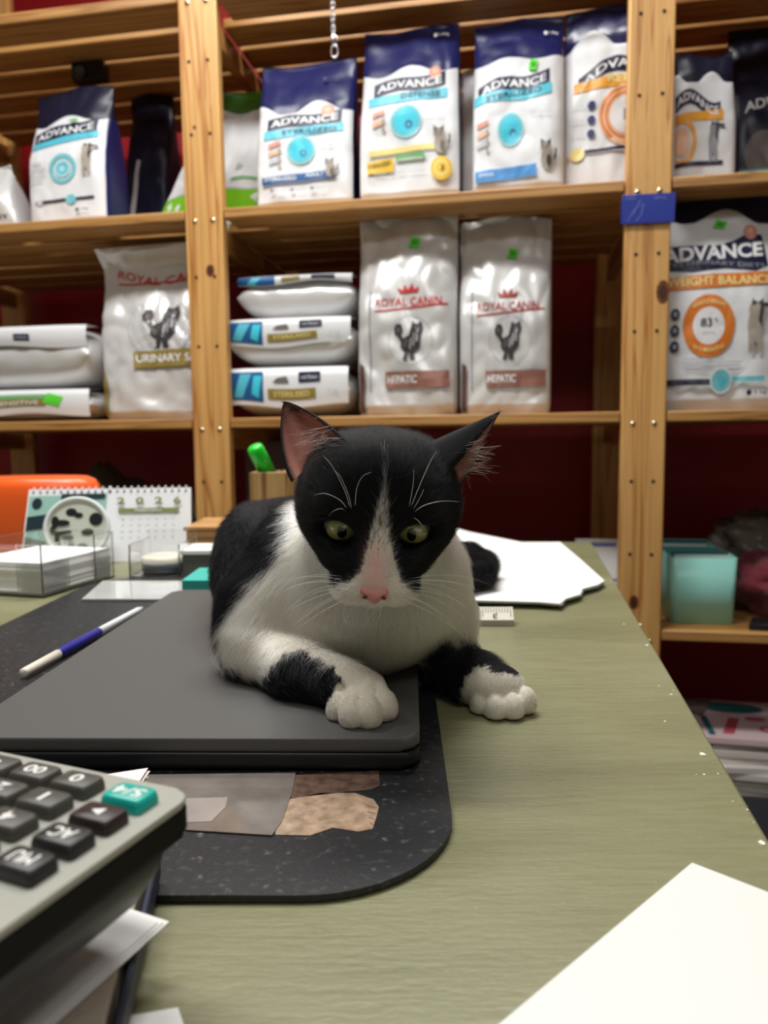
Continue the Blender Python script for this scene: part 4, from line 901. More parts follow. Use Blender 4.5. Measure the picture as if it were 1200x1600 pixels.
for k in range(NC):
    b = MB(HM); o1, o2 = rnd.uniform(.0006, .003), rnd.uniform(.0006, .003); z = tk + .0004 + k * hh
    b.box((o1, o2, z), (wA - .0036 + o1, wB - .0036 + o2, z + hh * .86), M_paper, .0002)
    tag(b.build('note_card'), 'white card in the stack filling the clear acrylic tray', 'card', 'white cards in the acrylic tray')

# small acrylic holder with a round tin
hc = H(202, 903, DZ); hr = H(281, 903, DZ); wA = (hr - hc).length; za_ = P(240, 838, hc.y).z - DZ
HM = Matrix.Translation((hc.x, hc.y, DZ)) @ Matrix.Rotation(math.radians(-3), 4, 'Z'); wB = .075
b = MB(HM)
b.box((0, 0, 0), (wA, wB, tk), M_acr)
for (lo_, hi_) in (((0, 0, tk), (wA, tk, za_*.55)), ((0, wB - tk, tk), (wA, wB, za_)), ((0, tk, tk), (tk, wB - tk, za_*.8)), ((wA - tk, tk, tk), (wA, wB - tk, za_*.8))): b.box(lo_, hi_, M_acr, .0003)
tag(b.build('acrylic_card_holder'), 'small clear acrylic holder in front of the desk calendar', 'holder')
b = MB(HM @ Matrix.Translation((wA*.50, wB*.5, tk + .0005)))
b.lathe([(0, 0), (.026, 0), (.028, .002), (.028, .016), (.026, .018), (0, .018)], mat('tin_greyblue', srgb(120, 124, 150), .3, .6), 32)
b.lathe([(.0285, .012), (.0285, .019), (.026, .0205), (0, .0205)], mat('tin_lid_cream', srgb(225, 220, 205), .35), 32)
tag(b.build('round_tin'), 'small round tin inside the clear acrylic holder', 'tin')

# desk calendar
Yc = H(300, 876, DZ).y; pl_, pr_ = P(56, 880, Yc + .04), P(299, 876, Yc)
base = Vector((pr_.x, Yc, DZ)); baseL = Vector((pl_.x, H(60, 882, DZ).y + .01, DZ))
dx = (base - baseL); wC = dx.length; dx.normalize(); dy = Vector((-dx.y, dx.x, 0)); hC = (P(293, 762, Yc + .03).z - DZ); leanC = .34
KM = Matrix(((dx.x, dy.x, 0, baseL.x), (dx.y, dy.y, 0, baseL.y), (0, 0, 1, DZ), (0, 0, 0, 1)))
M_calw = mat('calendar_paper', srgb(232, 233, 236), .5); M_calg = mat('calendar_print_green', srgb(128, 132, 80), .5); M_cbl = mat('calendar_photo_teal', srgb(150, 190, 180), .4); M_cdk = mat('calendar_photo_dark', srgb(30, 48, 56), .4); M_cgy = mat('calendar_photo_grey', srgb(110, 120, 112), .4); M_cgb = mat('calendar_board_grey', srgb(96, 98, 96), .6)
cal = empty('desk_calendar', KM @ Matrix.Translation((wC/2, .03, 0)), 'white spiral desk calendar for 2026 with a photo half', 'calendar')
sx = .018
tp = lambda x, y, l=0: Vector((x * wC + sx * (-(y) * .25 if x > .5 else .2*y), y * hC * leanC, y * hC)) + Vector((0, -.94, .33)) * l
b = MB(KM)
vs = [tp(0, 0), tp(1, 0), tp(1, 1), tp(0, 1)]; vb = [p + Vector((0, .0015, .0)) for p in vs]
b.faces(vs + vb, [(0, 1, 2, 3), (7, 6, 5, 4), (0, 4, 5, 1), (1, 5, 6, 2), (3, 2, 6, 7), (0, 3, 7, 4)], M_calw)
art(b, [(M_cbl, 'poly', [(.01, .08), (.47, .06), (.47, .93), (.01, .90)]), (M_cdk, 'poly', [(.01, .42), (.14, .45), (.14, .66), (.01, .62)]), (M_cdk, 'ell', (.06, .80, .03, .08)), (M_cgy, 'poly', [(.01, .08), (.45, .06), (.45, .2), (.2, .25), (.01, .35)]), (M_cdk, 'poly', [(.2, .84), (.46, .86), (.46, .93), (.2, .93)]), (M_cgb, 'poly', [(.02, .1), (.15, .1), (.14, .18), (.03, .2)]),
    (M_calg, 'band', (.57, .93, lambda x: .66, lambda x: .72)), (M_calw, 'text', ('FEBRUARY', .75, .69, .16, .03, .01)), (M_calg, 'poly', [(.02, .0), (.46, .0), (.46, .02), (.02, .02)])] +
    [(M_calg, 'text', (ch, .585 + .112*k, .82, .046, .10, .035)) for k, ch in enumerate('2026')] +
    [(M_cgb, 'text', (str(1 + r*7 + c), .60 + .05*c, .56 - .085*r, .014 if 1 + r*7 + c > 9 else .007, .03, 0)) for r in range(4) for c in range(7)], tp)
b.build('front_page', cal, recalc=False)
b = MB(KM); vs = [Vector((p.x, .005 + 2*hC*leanC - p.y, p.z)) for p in (tp(0, 0), tp(1, 0), tp(1, .99), tp(0, .99))]; vb = [p + Vector((0, -.0015, 0)) for p in vs]
b.faces(vs + vb, [(0, 1, 2, 3), (7, 6, 5, 4), (0, 4, 5, 1), (1, 5, 6, 2), (3, 2, 6, 7), (0, 3, 7, 4)], M_cgb)
b.faces([Vector((.01, .002, .0005)), Vector((wC - .01, .002, .0005)), Vector((wC - .01, 2*hC*leanC, .0005)), Vector((.01, 2*hC*leanC, .0005))], [(0, 1, 2, 3)], M_cgb); b.build('stand', cal)
b = MB(KM)
for k in range(24):
    p = tp(.03 + k * .94/23, 1); torus(b, (p.x, p.y + .002, p.z - .0015), .0042, .0007, M_calw, Matrix.Rotation(math.pi/2, 4, 'Z'), 1, 12, 5)
    q = tp(.03 + k * .94/23, .955, .0004); b.box((q.x - .0012, q.y - .0006, q.z - .0012), (q.x + .0012, q.y, q.z + .0012), M_blk)
b.build('spiral_binding', cal)

# round spotted disc leaning on the calendar
dc = P(122, 826, Yc - .02); rd = (172 - 72) / 2 / F * (Yc - .02)
DM = Matrix.Translation(dc) @ Matrix.Rotation(math.radians(8), 4, 'Z') @ Matrix.Rotation(math.radians(90 - 14), 4, 'X')
M_dw = mat('disc_cream', srgb(206, 210, 196), .4); M_dr = mat('disc_rim_pale', srgb(222, 228, 226), .3); M_db = mat('disc_black_spot', srgb(22, 26, 26), .4); M_dg = mat('disc_grey_spot', srgb(96, 104, 100), .4)
sp = empty('spotted_disc', DM @ Matrix.Translation((0, -rd, 0)), 'round cream disc with black cow spots leaning on the calendar', 'disc')
b = MB(DM); b.lathe([(0, 0), (rd*.98, 0), (rd, .002), (rd, .008), (rd*.96, .010), (rd*.88, .009), (rd*.86, .006)], M_dr, 48); b.build('rim', sp)
b = MB(DM); b.lathe([(0, .0062), (rd*.87, .0062)], M_dw, 48)
art(b, [(M_db, 'ell', (.40, .80, .10, .075)), (M_db, 'ell', (.53, .74, .08, .05)), (M_db, 'ell', (.84, .66, .12, .12)), (M_db, 'ell', (.70, .42, .11, .06)), (M_db, 'ell', (.24, .60, .14, .06)), (M_db, 'ell', (.12, .62, .07, .11)), (M_db, 'ell', (.08, .48, .05, .07)), (M_db, 'poly', [(.12, .44), (.42, .46), (.42, .41), (.2, .36), (.22, .18), (.12, .26)]), (M_dg, 'ell', (.36, .32, .10, .05)), (M_dg, 'ell', (.42, .15, .07, .05)), (M_dg, 'ell', (.62, .14, .10, .07))],
    lambda x, y, l: Vector(((x - .5) * 2 * rd * .84, (y - .5) * 2 * rd * .84, .0062 + l)), .2); b.build('disc_face', sp, recalc=False)

# orange tub
Yt = 1.20; t0, t1 = P(-60, 800, Yt), P(162, 800, Yt); ztb = P(80, 744, Yt - .02).z; rt = (t1.x - t0.x) / 2; cxt = (t1.x + t0.x) / 2
M_or = mat('orange_plastic', srgb(246, 98, 34), .35, coat=.2)
tub = empty('plastic_tub', Vector((cxt, Yt, DZ)), 'bright orange plastic tub behind the desk calendar', 'tub')
b = MB(Matrix.Translation((cxt, Yt, DZ)) @ Matrix.Diagonal((1, .5, 1, 1))); ht = ztb - DZ
b.lathe([(0, 0), (rt*.86, 0), (rt*.92, .006), (rt*.98, ht - .045), (rt*.975, ht - .030), (rt*.95, ht - .016), (rt*.89, ht - .006), (rt*.78, ht - .001), (rt*.6, ht), (0, ht)], M_or, 64); b.build('tub_body', tub)
b = MB(Matrix.Translation((cxt, Yt, DZ)) @ Matrix.Diagonal((1, .5, 1, 1))); b.lathe([(rt*.86, .0), (rt*.925, .002), (rt*.93, .007), (rt*.90, .010)], M_or, 64); b.build('base_ring', tub)

# small boxes near the left upright
M_lw = wood('box_light_wood', 0, (206, 160, 104), (160, 110, 60), seed=12)
a0_, a1_ = P(292, 868, 1.02), P(350, 818, 1.10)
wb = empty('wooden_box', Vector(((a0_.x + a1_.x)/2 + .02, 1.08, DZ)), 'light wooden box standing behind the small grey box, left of the cat', 'box')
b = MB(); b.box((a0_.x, 1.02, DZ), (a1_.x + .04, 1.14, P(300, 828, 1.03).z), M_lw, .002); b.build('box_body', wb)
b = MB(); b.box((a0_.x - .003, 1.017, P(300, 828, 1.03).z + .0003), (a1_.x + .043, 1.143, P(300, 822, 1.03).z), M_lw, .001); b.build('lid', wb)
a0_, a1_ = P(284, 884, .93), P(333, 860, .93)
gb = empty('cardboard_box', Vector(((a0_.x + a1_.x)/2, .95, DZ)), 'small dark grey box with a white lid, between calendar and cat', 'box')
b = MB(); zb1 = P(300, 867, .93).z; b.box((a0_.x, .93, DZ), (a1_.x, .99, zb1), M_cgb, .001); b.build('box_body', gb)
b = MB(); b.box((a0_.x - .002, .928, zb1 + .0002), (a1_.x + .002, .992, zb1 + .006), M_paper, .001); b.build('lid', gb)

# wooden pen cup with green marker
Yp = 1.0; a0_, a1_ = P(390, 760, Yp), P(458, 760, Yp); zc1 = P(420, 738, Yp).z
M_cup = wood('pen_cup_wood', 2, (196, 156, 100), (120, 80, 44), seed=14)
pc_ = empty('wooden_pen_cup', Vector(((a0_.x + a1_.x)/2, Yp + .03, DZ)), 'square wooden pen cup behind the cat', 'pen cup')
b = MB(); x0, x1 = a0_.x, a1_.x; y0, y1 = Yp, Yp + (x1 - x0); t = .005
for lo_, hi_ in (((x0, y0, DZ), (x1, y0 + t, zc1)), ((x0, y1 - t, DZ), (x1, y1, zc1)), ((x0, y0 + t, DZ), (x0 + t, y1 - t, zc1)), ((x1 - t, y0 + t, DZ), (x1, y1 - t, zc1)), ((x0 + t, y0 + t, DZ), (x1 - t, y1 - t, DZ + t))): b.box(lo_, hi_, M_cup, .0008)
b.build('cup_body', pc_)
M_gm = mat('marker_neon_green', srgb(30, 214, 50), .3, coat=.3)
g0, g1 = P(420, 742, Yp + .022), P(397, 697, Yp + .004); dr = (g1 - g0).normalized()
gm = empty('marker', Matrix.Translation(g0 - dr * .07), 'bright green marker leaning in the wooden pen cup', 'marker')
rg = 13.5 / F * Yp
b = MB(); b.tube([g0 - dr*.065, g0 - dr*.02, g0 - dr*.005], [rg*.8, rg*.85, rg*.85], M_gm, 18); b.build('barrel', gm)
b = MB(); b.tube([g0 - dr*.005, g1 - dr*.006, g1 - dr*.002, g1, g1 + dr*.002], [rg, rg*.98, rg*.9, rg*.7, rg*.2], M_gm, 18); b.build('cap', gm)
# ---------------------------------------------------------------- the cat
HP, HR, HYAW = math.radians(26), math.radians(3.0), math.radians(0)
Rh = Matrix.Rotation(HYAW, 3, 'Z') @ Matrix.Rotation(HR, 3, 'Y') @ Matrix.Rotation(HP, 3, 'X')
EYE = P(589, 831, .372)
HC = EYE - Rh @ Vector((0, -.031, 0))
HM4 = Matrix.Translation(HC) @ Rh.to_4x4()
Rn = np.array(Rh); HCn = np.array(HC)
def loc(p): return (p - HCn) @ Rn             # world -> head frame (rows)
def nv(*a): return np.array(a, dtype=np.float32)

# primitives: (kind, params, blend, flow direction, in head frame?)
HEAD, BODY, CUT = [], [], []
def hell(c, r, k=.008): HEAD.append(('e', nv(*c), nv(*r), k))
def hcap(a, b, ra, rb, k=.006): HEAD.append(('c', nv(*a), nv(*b), ra, rb, k))
hell((0, .004, .002), (.0375, .040, .0305)); hell((0, -.013, .0055), (.029, .022, .0235), .012); hell((0, .0, .014), (.027, .026, .0160), .008); hell((.017, .005, .0155), (.014, .018, .0130), .008); hell((-.017, .005, .0155), (.014, .018, .0130), .008)
for s in (-1, 1):
    hell((s*.0200, -.007, -.0085), (.0165, .022, .0155), .012)
    hell((s*.0235, -.002, .003), (.0148, .022, .0160), .010)
    hell((s*.0125, -.029, -.0135), (.0135, .017, .0125), .012)
    hell((s*.0180, -.021, .001), (.0125, .0125, .0115), .006)
    hell((s*.0175, -.024, .0105), (.0105, .0085, .005), .006)
    hell((s*.0098, -.0448, -.0215), (.0115, .0115, .0090), .004)
hcap((0, -.026, .008), (0, -.0475, -.0125), .0105, .0072, .008)
hcap((0, -.047, -.0135), (0, -.0520, -.0160), .0062, .0052, .003)
hell((0, -.0365, -.0315), (.0095, .0095, .0065), .004); hell((0, -.018, -.022), (.019, .022, .013), .012)
def cap(a, b, ra, rb, k=.012): BODY.append(('c', nv(*a), nv(*b), ra, rb, k))
def ell(c, r, k=.012): BODY.append(('e', nv(*c), nv(*r), k))
# trunk
cap(HC + Vector((0, .012, -.012)), P(585, 905, .475), .033, .043, .02)
ell(P(598, 915, .470), (.0500, .048, .0475), .02)
ell(P(545, 935, .480), (.046, .046, .044), .02)
cap(P(525, 885, .52), P(485, 880, .66), .052, .056, .02)
ell(P(445, 868, .69), (.058, .080, .050), .02)
ell(P(540, 875, .70), (.048, .075, .047), .02)
ell(P(396, 872, .625), (.028, .060, .044), .02)            # thigh
cap(P(400, 905, .60), P(396, 950, .545), .028, .023, .018)
cap(P(402, 955, .555), P(445, 975, .50), .023, .022, .018)
# viewer-left foreleg: shoulder, upper arm, elbow, forearm, paw on the laptop
cap(P(476, 900, .495), P(430, 950, .485), .038, .032, .018)
ell(P(402, 1000, .474), (.0215, .026, .0225), .015)
cap(P(430, 950, .485), P(406, 1000, .472), .031, .0225, .014)
cap(P(408, 1018, .468), P(470, 1050, .432), .0205, .0165, .010)
cap(P(470, 1050, .432), P(540, 1068, .405), .0165, .0120, .010)
ell(P(564, 1080, .403), (.0132, .0125, .0125), .006)
def toe(a, b, c, r1, r2): cap(a, b, r1*1.0, r2*1.02, .0014); ell(c + Vector((0, 0, .0012)), (r2*1.06, r2*1.32, r2*1.46), .0014)
for (a, b, r) in (((545, 1074, .402), (528, 1110, .3905), .0056), ((556, 1070, .401), (551, 1119, .3815), .0066), ((570, 1068, .401), (577, 1119, .3805), .0066), ((584, 1070, .402), (602, 1107, .3880), .0060)):
    toe(P(*a), P(*b), P(*b), r, r)
# viewer-right foreleg, off the laptop down onto the desk
cap(P(638, 900, .490), P(675, 960, .490), .032, .0235, .018)
cap(P(675, 960, .490), P(695, 1028, .498), .0235, .0195, .012)
cap(P(695, 1036, .498), P(740, 1058, .470), .0190, .0150, .010)
cap(P(740, 1058, .470), P(768, 1074, .460), .0145, .0150, .008)
ell(P(778, 1076, .459), (.0175, .0135, .0138), .006)
for (a, b, r) in (((758, 1070, .463), (750, 1102, .4510), .0056), ((770, 1066, .462), (774, 1112, .4440), .0066), ((784, 1065, .461), (800, 1111, .4440), .0068), ((796, 1068, .461), (821, 1099, .4500), .0062)):
    toe(P(*a), P(*b), P(*b), r, r)
# tail lying on the paper pile
TL = [P(560, 880, .79), P(630, 872, .90), P(690, 872, .945), P(733, 880, .91), P(756, 892, .85), P(750, 905, .79), P(712, 912, .762), P(672, 915, .748), P(640, 918, .738)]
TL = [Vector((p.x, p.y, DZ + .0095 + .0135)) if i > 1 else Vector((p.x, p.y, DZ + .03 + .018 * (1 - i))) for i, p in enumerate(TL)]
TR = [.020, .0175, .0165, .0160, .0155, .0150, .0140, .0120, .0095]
for i in range(len(TL) - 1): cap(TL[i], TL[i+1], TR[i], TR[i+1], .006)

lx0, lx1 = -.26, .0185; ly1 = .362 + .372
def ground(p):
    on = (p[..., 0] < .0165 + (p[..., 1] - .362) * .0349) & (p[..., 1] < ly1) & (p[..., 1] > .362)
    pap = (p[..., 0] > .02) & (p[..., 1] > .70)
    return np.where(on, ZL, np.where(pap, DZ + .0090, DZ + .0006))

def prim(pr, q):
    if pr[0] == 'e':
        d = (q - pr[1]) / pr[2]; k0 = np.sqrt((d*d).sum(-1)) + 1e-6; k1 = np.sqrt(((d/pr[2])**2).sum(-1)) + 1e-6
        return k0 * (k0 - 1) / k1
    a, b, ra, rb = pr[1:5]; ab = b - a; t = np.clip(((q - a) @ ab) / (ab @ ab), 0, 1)
    return np.sqrt(((q - a - t[..., None] * ab)**2).sum(-1)) - (ra + (rb - ra) * t)
def smin(a, b, k):
    h = np.maximum(k - np.abs(a - b), 0) / k; return np.minimum(a, b) - h*h*k*.25
CUTS = [(nv(s*.0187, -.0335, -.0002), s) for s in (-1, 1)]
def head_sdf(q):
    d = np.full(q.shape[:-1], .2, dtype=np.float32)
    for pr in HEAD: d = smin(d, prim(pr, q), pr[-1])
    for c, s in CUTS:                                # eye openings
        a = math.radians(14) * s; v = q - c
        x = v[..., 0]*math.cos(a) + v[..., 2]*math.sin(a); z = -v[..., 0]*math.sin(a) + v[..., 2]*math.cos(a)
        zz = np.where(z > 0, z / .0072, z / .0080)
        e = (np.sqrt((x/.0114)**2 + (v[..., 1]/.011)**2 + zz**2) - 1) * .0052
        d = -smin(-d, e, .0015)
    m = prim(('c', nv(0, -.0535, -.0215), nv(0, -.0500, -.0262), .0006, .0008), q)   # philtrum, mouth line
    d = -smin(-d, m, .002)
    for s in (-1, 1):
        m = prim(('c', nv(0, -.0500, -.0268), nv(s*.012, -.0440, -.0295), .0008, .0006), q); d = -smin(-d, m, .002)
    return d

# sample on a grid
h = .0013
lo = np.array([-.19, .335, .745]); hi = np.array([.155, 1.0, .935])
NG = np.ceil((hi - lo) / h).astype(int)
D = np.full(NG, .05, dtype=np.float32)
def region(bmin, bmax, pad):
    i0 = np.maximum(((bmin - pad - lo) / h).astype(int), 0); i1 = np.minimum(((bmax + pad - lo) / h).astype(int) + 2, NG)
    return i0, i1
def gridpts(i0, i1):
    ax = [(lo[k] + h * np.arange(i0[k], i1[k])).astype(np.float32) for k in range(3)]
    return np.stack(np.meshgrid(*ax, indexing='ij'), -1)
for pr in BODY:
    if pr[0] == 'e': bmn, bmx = pr[1] - pr[2], pr[1] + pr[2]
    else: r = max(pr[3], pr[4]); bmn, bmx = np.minimum(pr[1], pr[2]) - r, np.maximum(pr[1], pr[2]) + r
    i0, i1 = region(bmn, bmx, pr[-1] + .006); sl_ = tuple(slice(a, b) for a, b in zip(i0, i1))
    D[sl_] = smin(D[sl_], prim(pr, gridpts(i0, i1)), pr[-1])
i0, i1 = region(HCn - .068, HCn + .068, 0); sl_ = tuple(slice(a, b) for a, b in zip(i0, i1))
D[sl_] = smin(D[sl_], head_sdf(loc(gridpts(i0, i1)).astype(np.float32)), .010)
G_ = gridpts(np.array([0, 0, 0]), NG); D = np.maximum(D, ground(G_) - G_[..., 2]); del G_
import openvdb
grid = openvdb.FloatGrid(.05); grid.copyFromArray(D)
pts, quads = grid.convertToQuads(0.0)
pts = np.asarray(pts, dtype=np.float64) * h + lo; quads = np.asarray(quads)

# ears: curved shells given by their inner edge, back and outer edge
def ear(A, M_, B, tip, n=18, m=16, thick=.0016, cup=1.0):
    A, M_, B, tip = [np.array(v) for v in (A, M_, B, tip)]; cb_ = (A + M_ + B) / 3
    rows = []
    for i in range(n + 1):
        t = i / n; row = []
        f = 1 - (1 - t) ** 1.25
        a_, m_, b_ = [(1 - f) * q + f * tip for q in (A, M_, B)]
        if cup > 1: w_ = (1 - t**1.6)**.85; a_, m_, b_ = [cb_ * (1 - t) + tip * t + (q - cb_) * w_ for q in (A, M_, B)]
        bul = math.sin(math.pi * min(t * 1.0, 1)) * (.10 if cup <= 1 else .03)
        a_ = a_ + (a_ - m_) * bul * .6; b_ = b_ + (b_ - m_) * bul * .8
        for j in range(m + 1):
            s = j / m; row.append((1-s)**2 * a_ + 2*s*(1-s) * (2*m_ - .5*(a_ + b_)) + s*s * b_ if True else 0)
        rows.append(row)
    g = np.array(rows); du = np.gradient(g, axis=1); dv = np.gradient(g, axis=0); N = np.cross(du, dv); N /= np.linalg.norm(N, axis=-1, keepdims=True) + 1e-9
    return g, N
EL = ear(P(546, 700, .384), P(500, 718, .404), P(457, 752, .384), P(444, 627, .404), cup=2)
ER = ear(P(690, 752, .381), P(672, 694, .396), P(714, 766, .400), P(781, 643, .412))
V = [pts]; Fq = [quads[:, ::-1]]; off = len(pts); earinfo = []
for (g, N), sgn in ((EL, 1), (ER, 1)):
    n, m = g.shape[0], g.shape[1]; tap = np.clip(1.15 - np.linspace(0, 1, n), .3, 1)[:, None, None]
    ctr = g.mean(axis=(0, 1)); front = g - N * .0009 * tap; back = g + N * .0009 * tap
    V += [front.reshape(-1, 3), back.reshape(-1, 3)]
    idx = lambda i, j, o: o + i*m + j
    qs = []
    o1, o2 = off, off + n*m
    for i in range(n - 1):
        for j in range(m - 1): qs += [(idx(i,j,o1), idx(i,j+1,o1), idx(i+1,j+1,o1), idx(i+1,j,o1)), (idx(i,j,o2), idx(i+1,j,o2), idx(i+1,j+1,o2), idx(i,j+1,o2))]
        qs += [(idx(i,0,o1), idx(i+1,0,o1), idx(i+1,0,o2), idx(i,0,o2)), (idx(i,m-1,o1), idx(i,m-1,o2), idx(i+1,m-1,o2), idx(i+1,m-1,o1))]
    Fq.append(np.array(qs)); earinfo.append((o1, o2, n, m, g, N)); off += 2*n*m
V = np.concatenate(V); Q = np.concatenate(Fq)
ecolor = np.zeros(len(V), dtype=int)     # 0 body, 1 ear inside, 2 ear outside
for (o1, o2, n, m, g, N) in earinfo:
    ins = (g[0, 0] + g[0, -1]) / 2 - g[0, m // 2]; fr = N[n // 3, m // 2] @ ins
    ecolor[o1:o1+n*m] = 1 if fr < 0 else 2; ecolor[o2:o2+n*m] = 2 if fr < 0 else 1   # layer 1 lies on the -N side

CATB = Vector((-.05, .56, ZL))
cat = empty('cat', Matrix.Translation(CATB), 'black and white young cat lying on the closed laptop, front paws forward', 'cat')
me = bpy.data.meshes.new('cat_body'); me.vertices.add(len(V)); me.vertices.foreach_set('co', (V - np.array(CATB)).astype(np.float32).ravel())
me.loops.add(len(Q)*4); me.loops.foreach_set('vertex_index', Q.astype(np.int32).ravel())
me.polygons.add(len(Q)); me.polygons.foreach_set('loop_start', np.arange(0, len(Q)*4, 4, dtype=np.int32))
me.update(calc_edges=True); me.validate(); me.polygons.foreach_set('use_smooth', np.ones(len(me.polygons), dtype=bool))
body = bpy.data.objects.new('cat_body', me); C.objects.link(body); body.parent = cat

# ---- coat pattern
def projn(p):
    q = p - np.array([0, 0, CAMZ]); d = q @ np.array(FW)
    return 600 + F * (q @ np.array(RT)) / d, 800 - F * (q @ np.array(UP)) / d
def inside(x, y, poly):
    r = np.zeros(len(x), dtype=bool); n = len(poly)
    for i in range(n):
        (x0, y0), (x1, y1) = poly[i], poly[(i+1) % n]
        c = ((y0 > y) != (y1 > y)) & (x < (x1 - x0) * (y - y0) / ((y1 - y0) + 1e-9) + x0); r ^= c
    return r
def to_plane(poly, y0):                        # photo outline -> head frame (x, z) on the plane y = y0
    out = []
    for x, y in poly:
        d = ray(x, y); o = Rh.transposed() @ (Vector((0, 0, CAMZ)) - HC); dd = Rh.transposed() @ d
        t = (y0 - o.y) / dd.y; q = o + dd * t; out.append((q.x, q.z))
    return out
blaze = to_plane([(600, 745), (603, 780), (606, 800), (609, 830), (616, 862), (626, 888), (640, 912), (600, 918), (552, 915), (562, 885), (571, 855), (579, 830), (588, 800), (597, 775)], -.040)
muzz = to_plane([(600, 880), (640, 905), (655, 922), (652, 948), (660, 1010), (500, 1010), (508, 940), (515, 912), (532, 900), (556, 892), (575, 870)], -.046)
white_body = [(458, 785), (452, 830), (425, 880), (392, 918), (358, 955), (338, 985), (335, 1030), (385, 1066), (402, 1062), (425, 1040), (447, 1024), (470, 1014), (492, 1018), (515, 1035), (535, 1052), (600, 1075), (655, 1045), (662, 1022), (682, 1008), (692, 996), (704, 998), (712, 1010), (722, 996), (745, 1002), (790, 1000), (780, 930), (740, 880), (715, 820), (640, 780)]
paw_l = [(470, 1010), (500, 1022), (520, 1040), (545, 1050), (640, 1050), (640, 1200), (500, 1200), (505, 1115), (512, 1098), (528, 1078), (534, 1058), (512, 1040), (490, 1025)]
paw_r = [(745, 1042), (765, 1046), (800, 1056), (860, 1050), (860, 1180), (715, 1180), (716, 1100), (714, 1078), (728, 1054)]
def jit(p, s, a):
    f = lambda k: np.sin(p[:, 0]*s + k) * np.sin(p[:, 1]*s*1.3 + 2*k) + np.sin(p[:, 2]*s*1.1 + 3*k) * np.sin(p[:, 0]*s*.7 + p[:, 2]*s + k)
    return a * f(1.0), a * f(4.0)
rng = np.random.default_rng(5)
def coat(p, ear=None, noise_amp=1.0):
    """1 = white, 0 = black, per point; also masks for skin of nose and ear"""
    q = loc(p); hd = head_sdf(q.astype(np.float32)); isH = hd < .0035
    n = len(p); rx, rz = rng.normal(0, 1, n), rng.normal(0, 1, n)
    hx, hz = q[:, 0] + rx*.0005*noise_amp, q[:, 2] + rz*.0008*noise_amp
    front = q[:, 1] < -.012
    wh = (inside(hx, hz, blaze) & front) | (inside(hx, hz, muzz) & (q[:, 1] < -.022))
    wh |= (q[:, 2] < -.026) & (q[:, 1] < .0)
    x, y = projn(p); j1, j2 = jit(p, 300, 4.0)
    x = x + rx*3.5*noise_amp + j1; y = y + rz*3.5*noise_amp + j2
    wb = inside(x, y, white_body) & (p[:, 1] < .56)
    low = p[:, 2] < CAMZ - .09
    arm = inside(x, y, paw_l) & (p[:, 1] < .42) & (p[:, 2] < .815)
    arm |= inside(x, y, paw_r) & (p[:, 2] < .795) & (p[:, 0] > .04) & (p[:, 1] < .49)
    under = (p[:, 2] < ZL + .02) & (p[:, 1] > .42) & (p[:, 1] < .52) & (p[:, 0] > -.05) & (p[:, 0] < .012)
    w = np.where(isH, wh, wb | arm | under)
    if ear is not None: w = np.where(ear > 0, 0, w)
    return w.astype(float), q, isH
W_COL = np.array(srgb(236, 228, 208)); B_COL = np.array([.0075, .0072, .0085]); P_COL = np.array(srgb(206, 148, 140)); EARP = np.array(srgb(216, 150, 134))
def mouth_d(q):
    q = q.astype(np.float32); d = prim(('c', nv(0, -.0580, -.0235), nv(0, -.0560, -.0285), .001, .001), q)
    for s in (-1, 1): d = np.minimum(d, prim(('c', nv(0, -.0560, -.0288), nv(s*.0115, -.0500, -.0315), .001, .0006), q))
    return d
def skin_cols(p, ear=None):
    w, q, isH = coat(p, ear, .3); c = np.where(w[:, None] > .5, W_COL * .72, B_COL * .6)
    nose = (np.abs(q[:, 0]) < .0085) & (q[:, 2] < -.0085) & (q[:, 2] > -.023) & (q[:, 1] < -.0475)
    pk = np.clip((-.042 - q[:, 1]) / .008, 0, 1) * np.clip(1 - np.abs(q[:, 0]) / .010, 0, 1) * (isH) * (q[:, 2] > -.022)
    c = c * (1 - .7*pk[:, None]) + P_COL * .7 * pk[:, None]
    c = np.where((mouth_d(q) < .0010)[:, None], np.array(srgb(120, 84, 78)), c)
    for cc, s in CUTS:                            # dark eyelid rims
        d = np.sqrt((((q - cc) / np.array([.0125, .016, .0095]))**2).sum(-1)); c = np.where((d < 1)[:, None], np.array([.004, .004, .005]), c)
    return c
cols = skin_cols(V, ecolor)
for (o1, o2, n, m, g, N) in earinfo:
    for o in (o1, o2):
        if ecolor[o] == 1:
            t = np.repeat(np.linspace(0, 1, n), m); s = np.tile(np.linspace(0, 1, m), n); e = np.clip(np.minimum(s, 1 - s) / .10, 0, 1) * np.clip((1 - t) / .08, 0, 1)
            base = EARP[None] * (1 - .5*t[:, None]) * (.5 + .5*e[:, None]); cols[o:o+n*m] = np.where((e < .5)[:, None], B_COL * 2, base)
ca = me.color_attributes.new('Col', 'FLOAT_COLOR', 'POINT'); ca.data.foreach_set('color', np.concatenate([cols, np.ones((len(V), 1))], 1).astype(np.float32).ravel())
def furmat(name, rough, spec, hair=False):
    m = bpy.data.materials.new(name); m.use_nodes = True; nt = m.node_tree; b = nt.nodes['Principled BSDF']
    a = nt.nodes.new('ShaderNodeAttribute'); a.attribute_name = 'Col'; nt.links.new(a.outputs['Color'], b.inputs['Base Color'])
    b.inputs['Roughness'].default_value = rough; b.inputs['Specular IOR Level'].default_value = spec
    return m
me.materials.append(furmat('cat_skin', .7, .15))

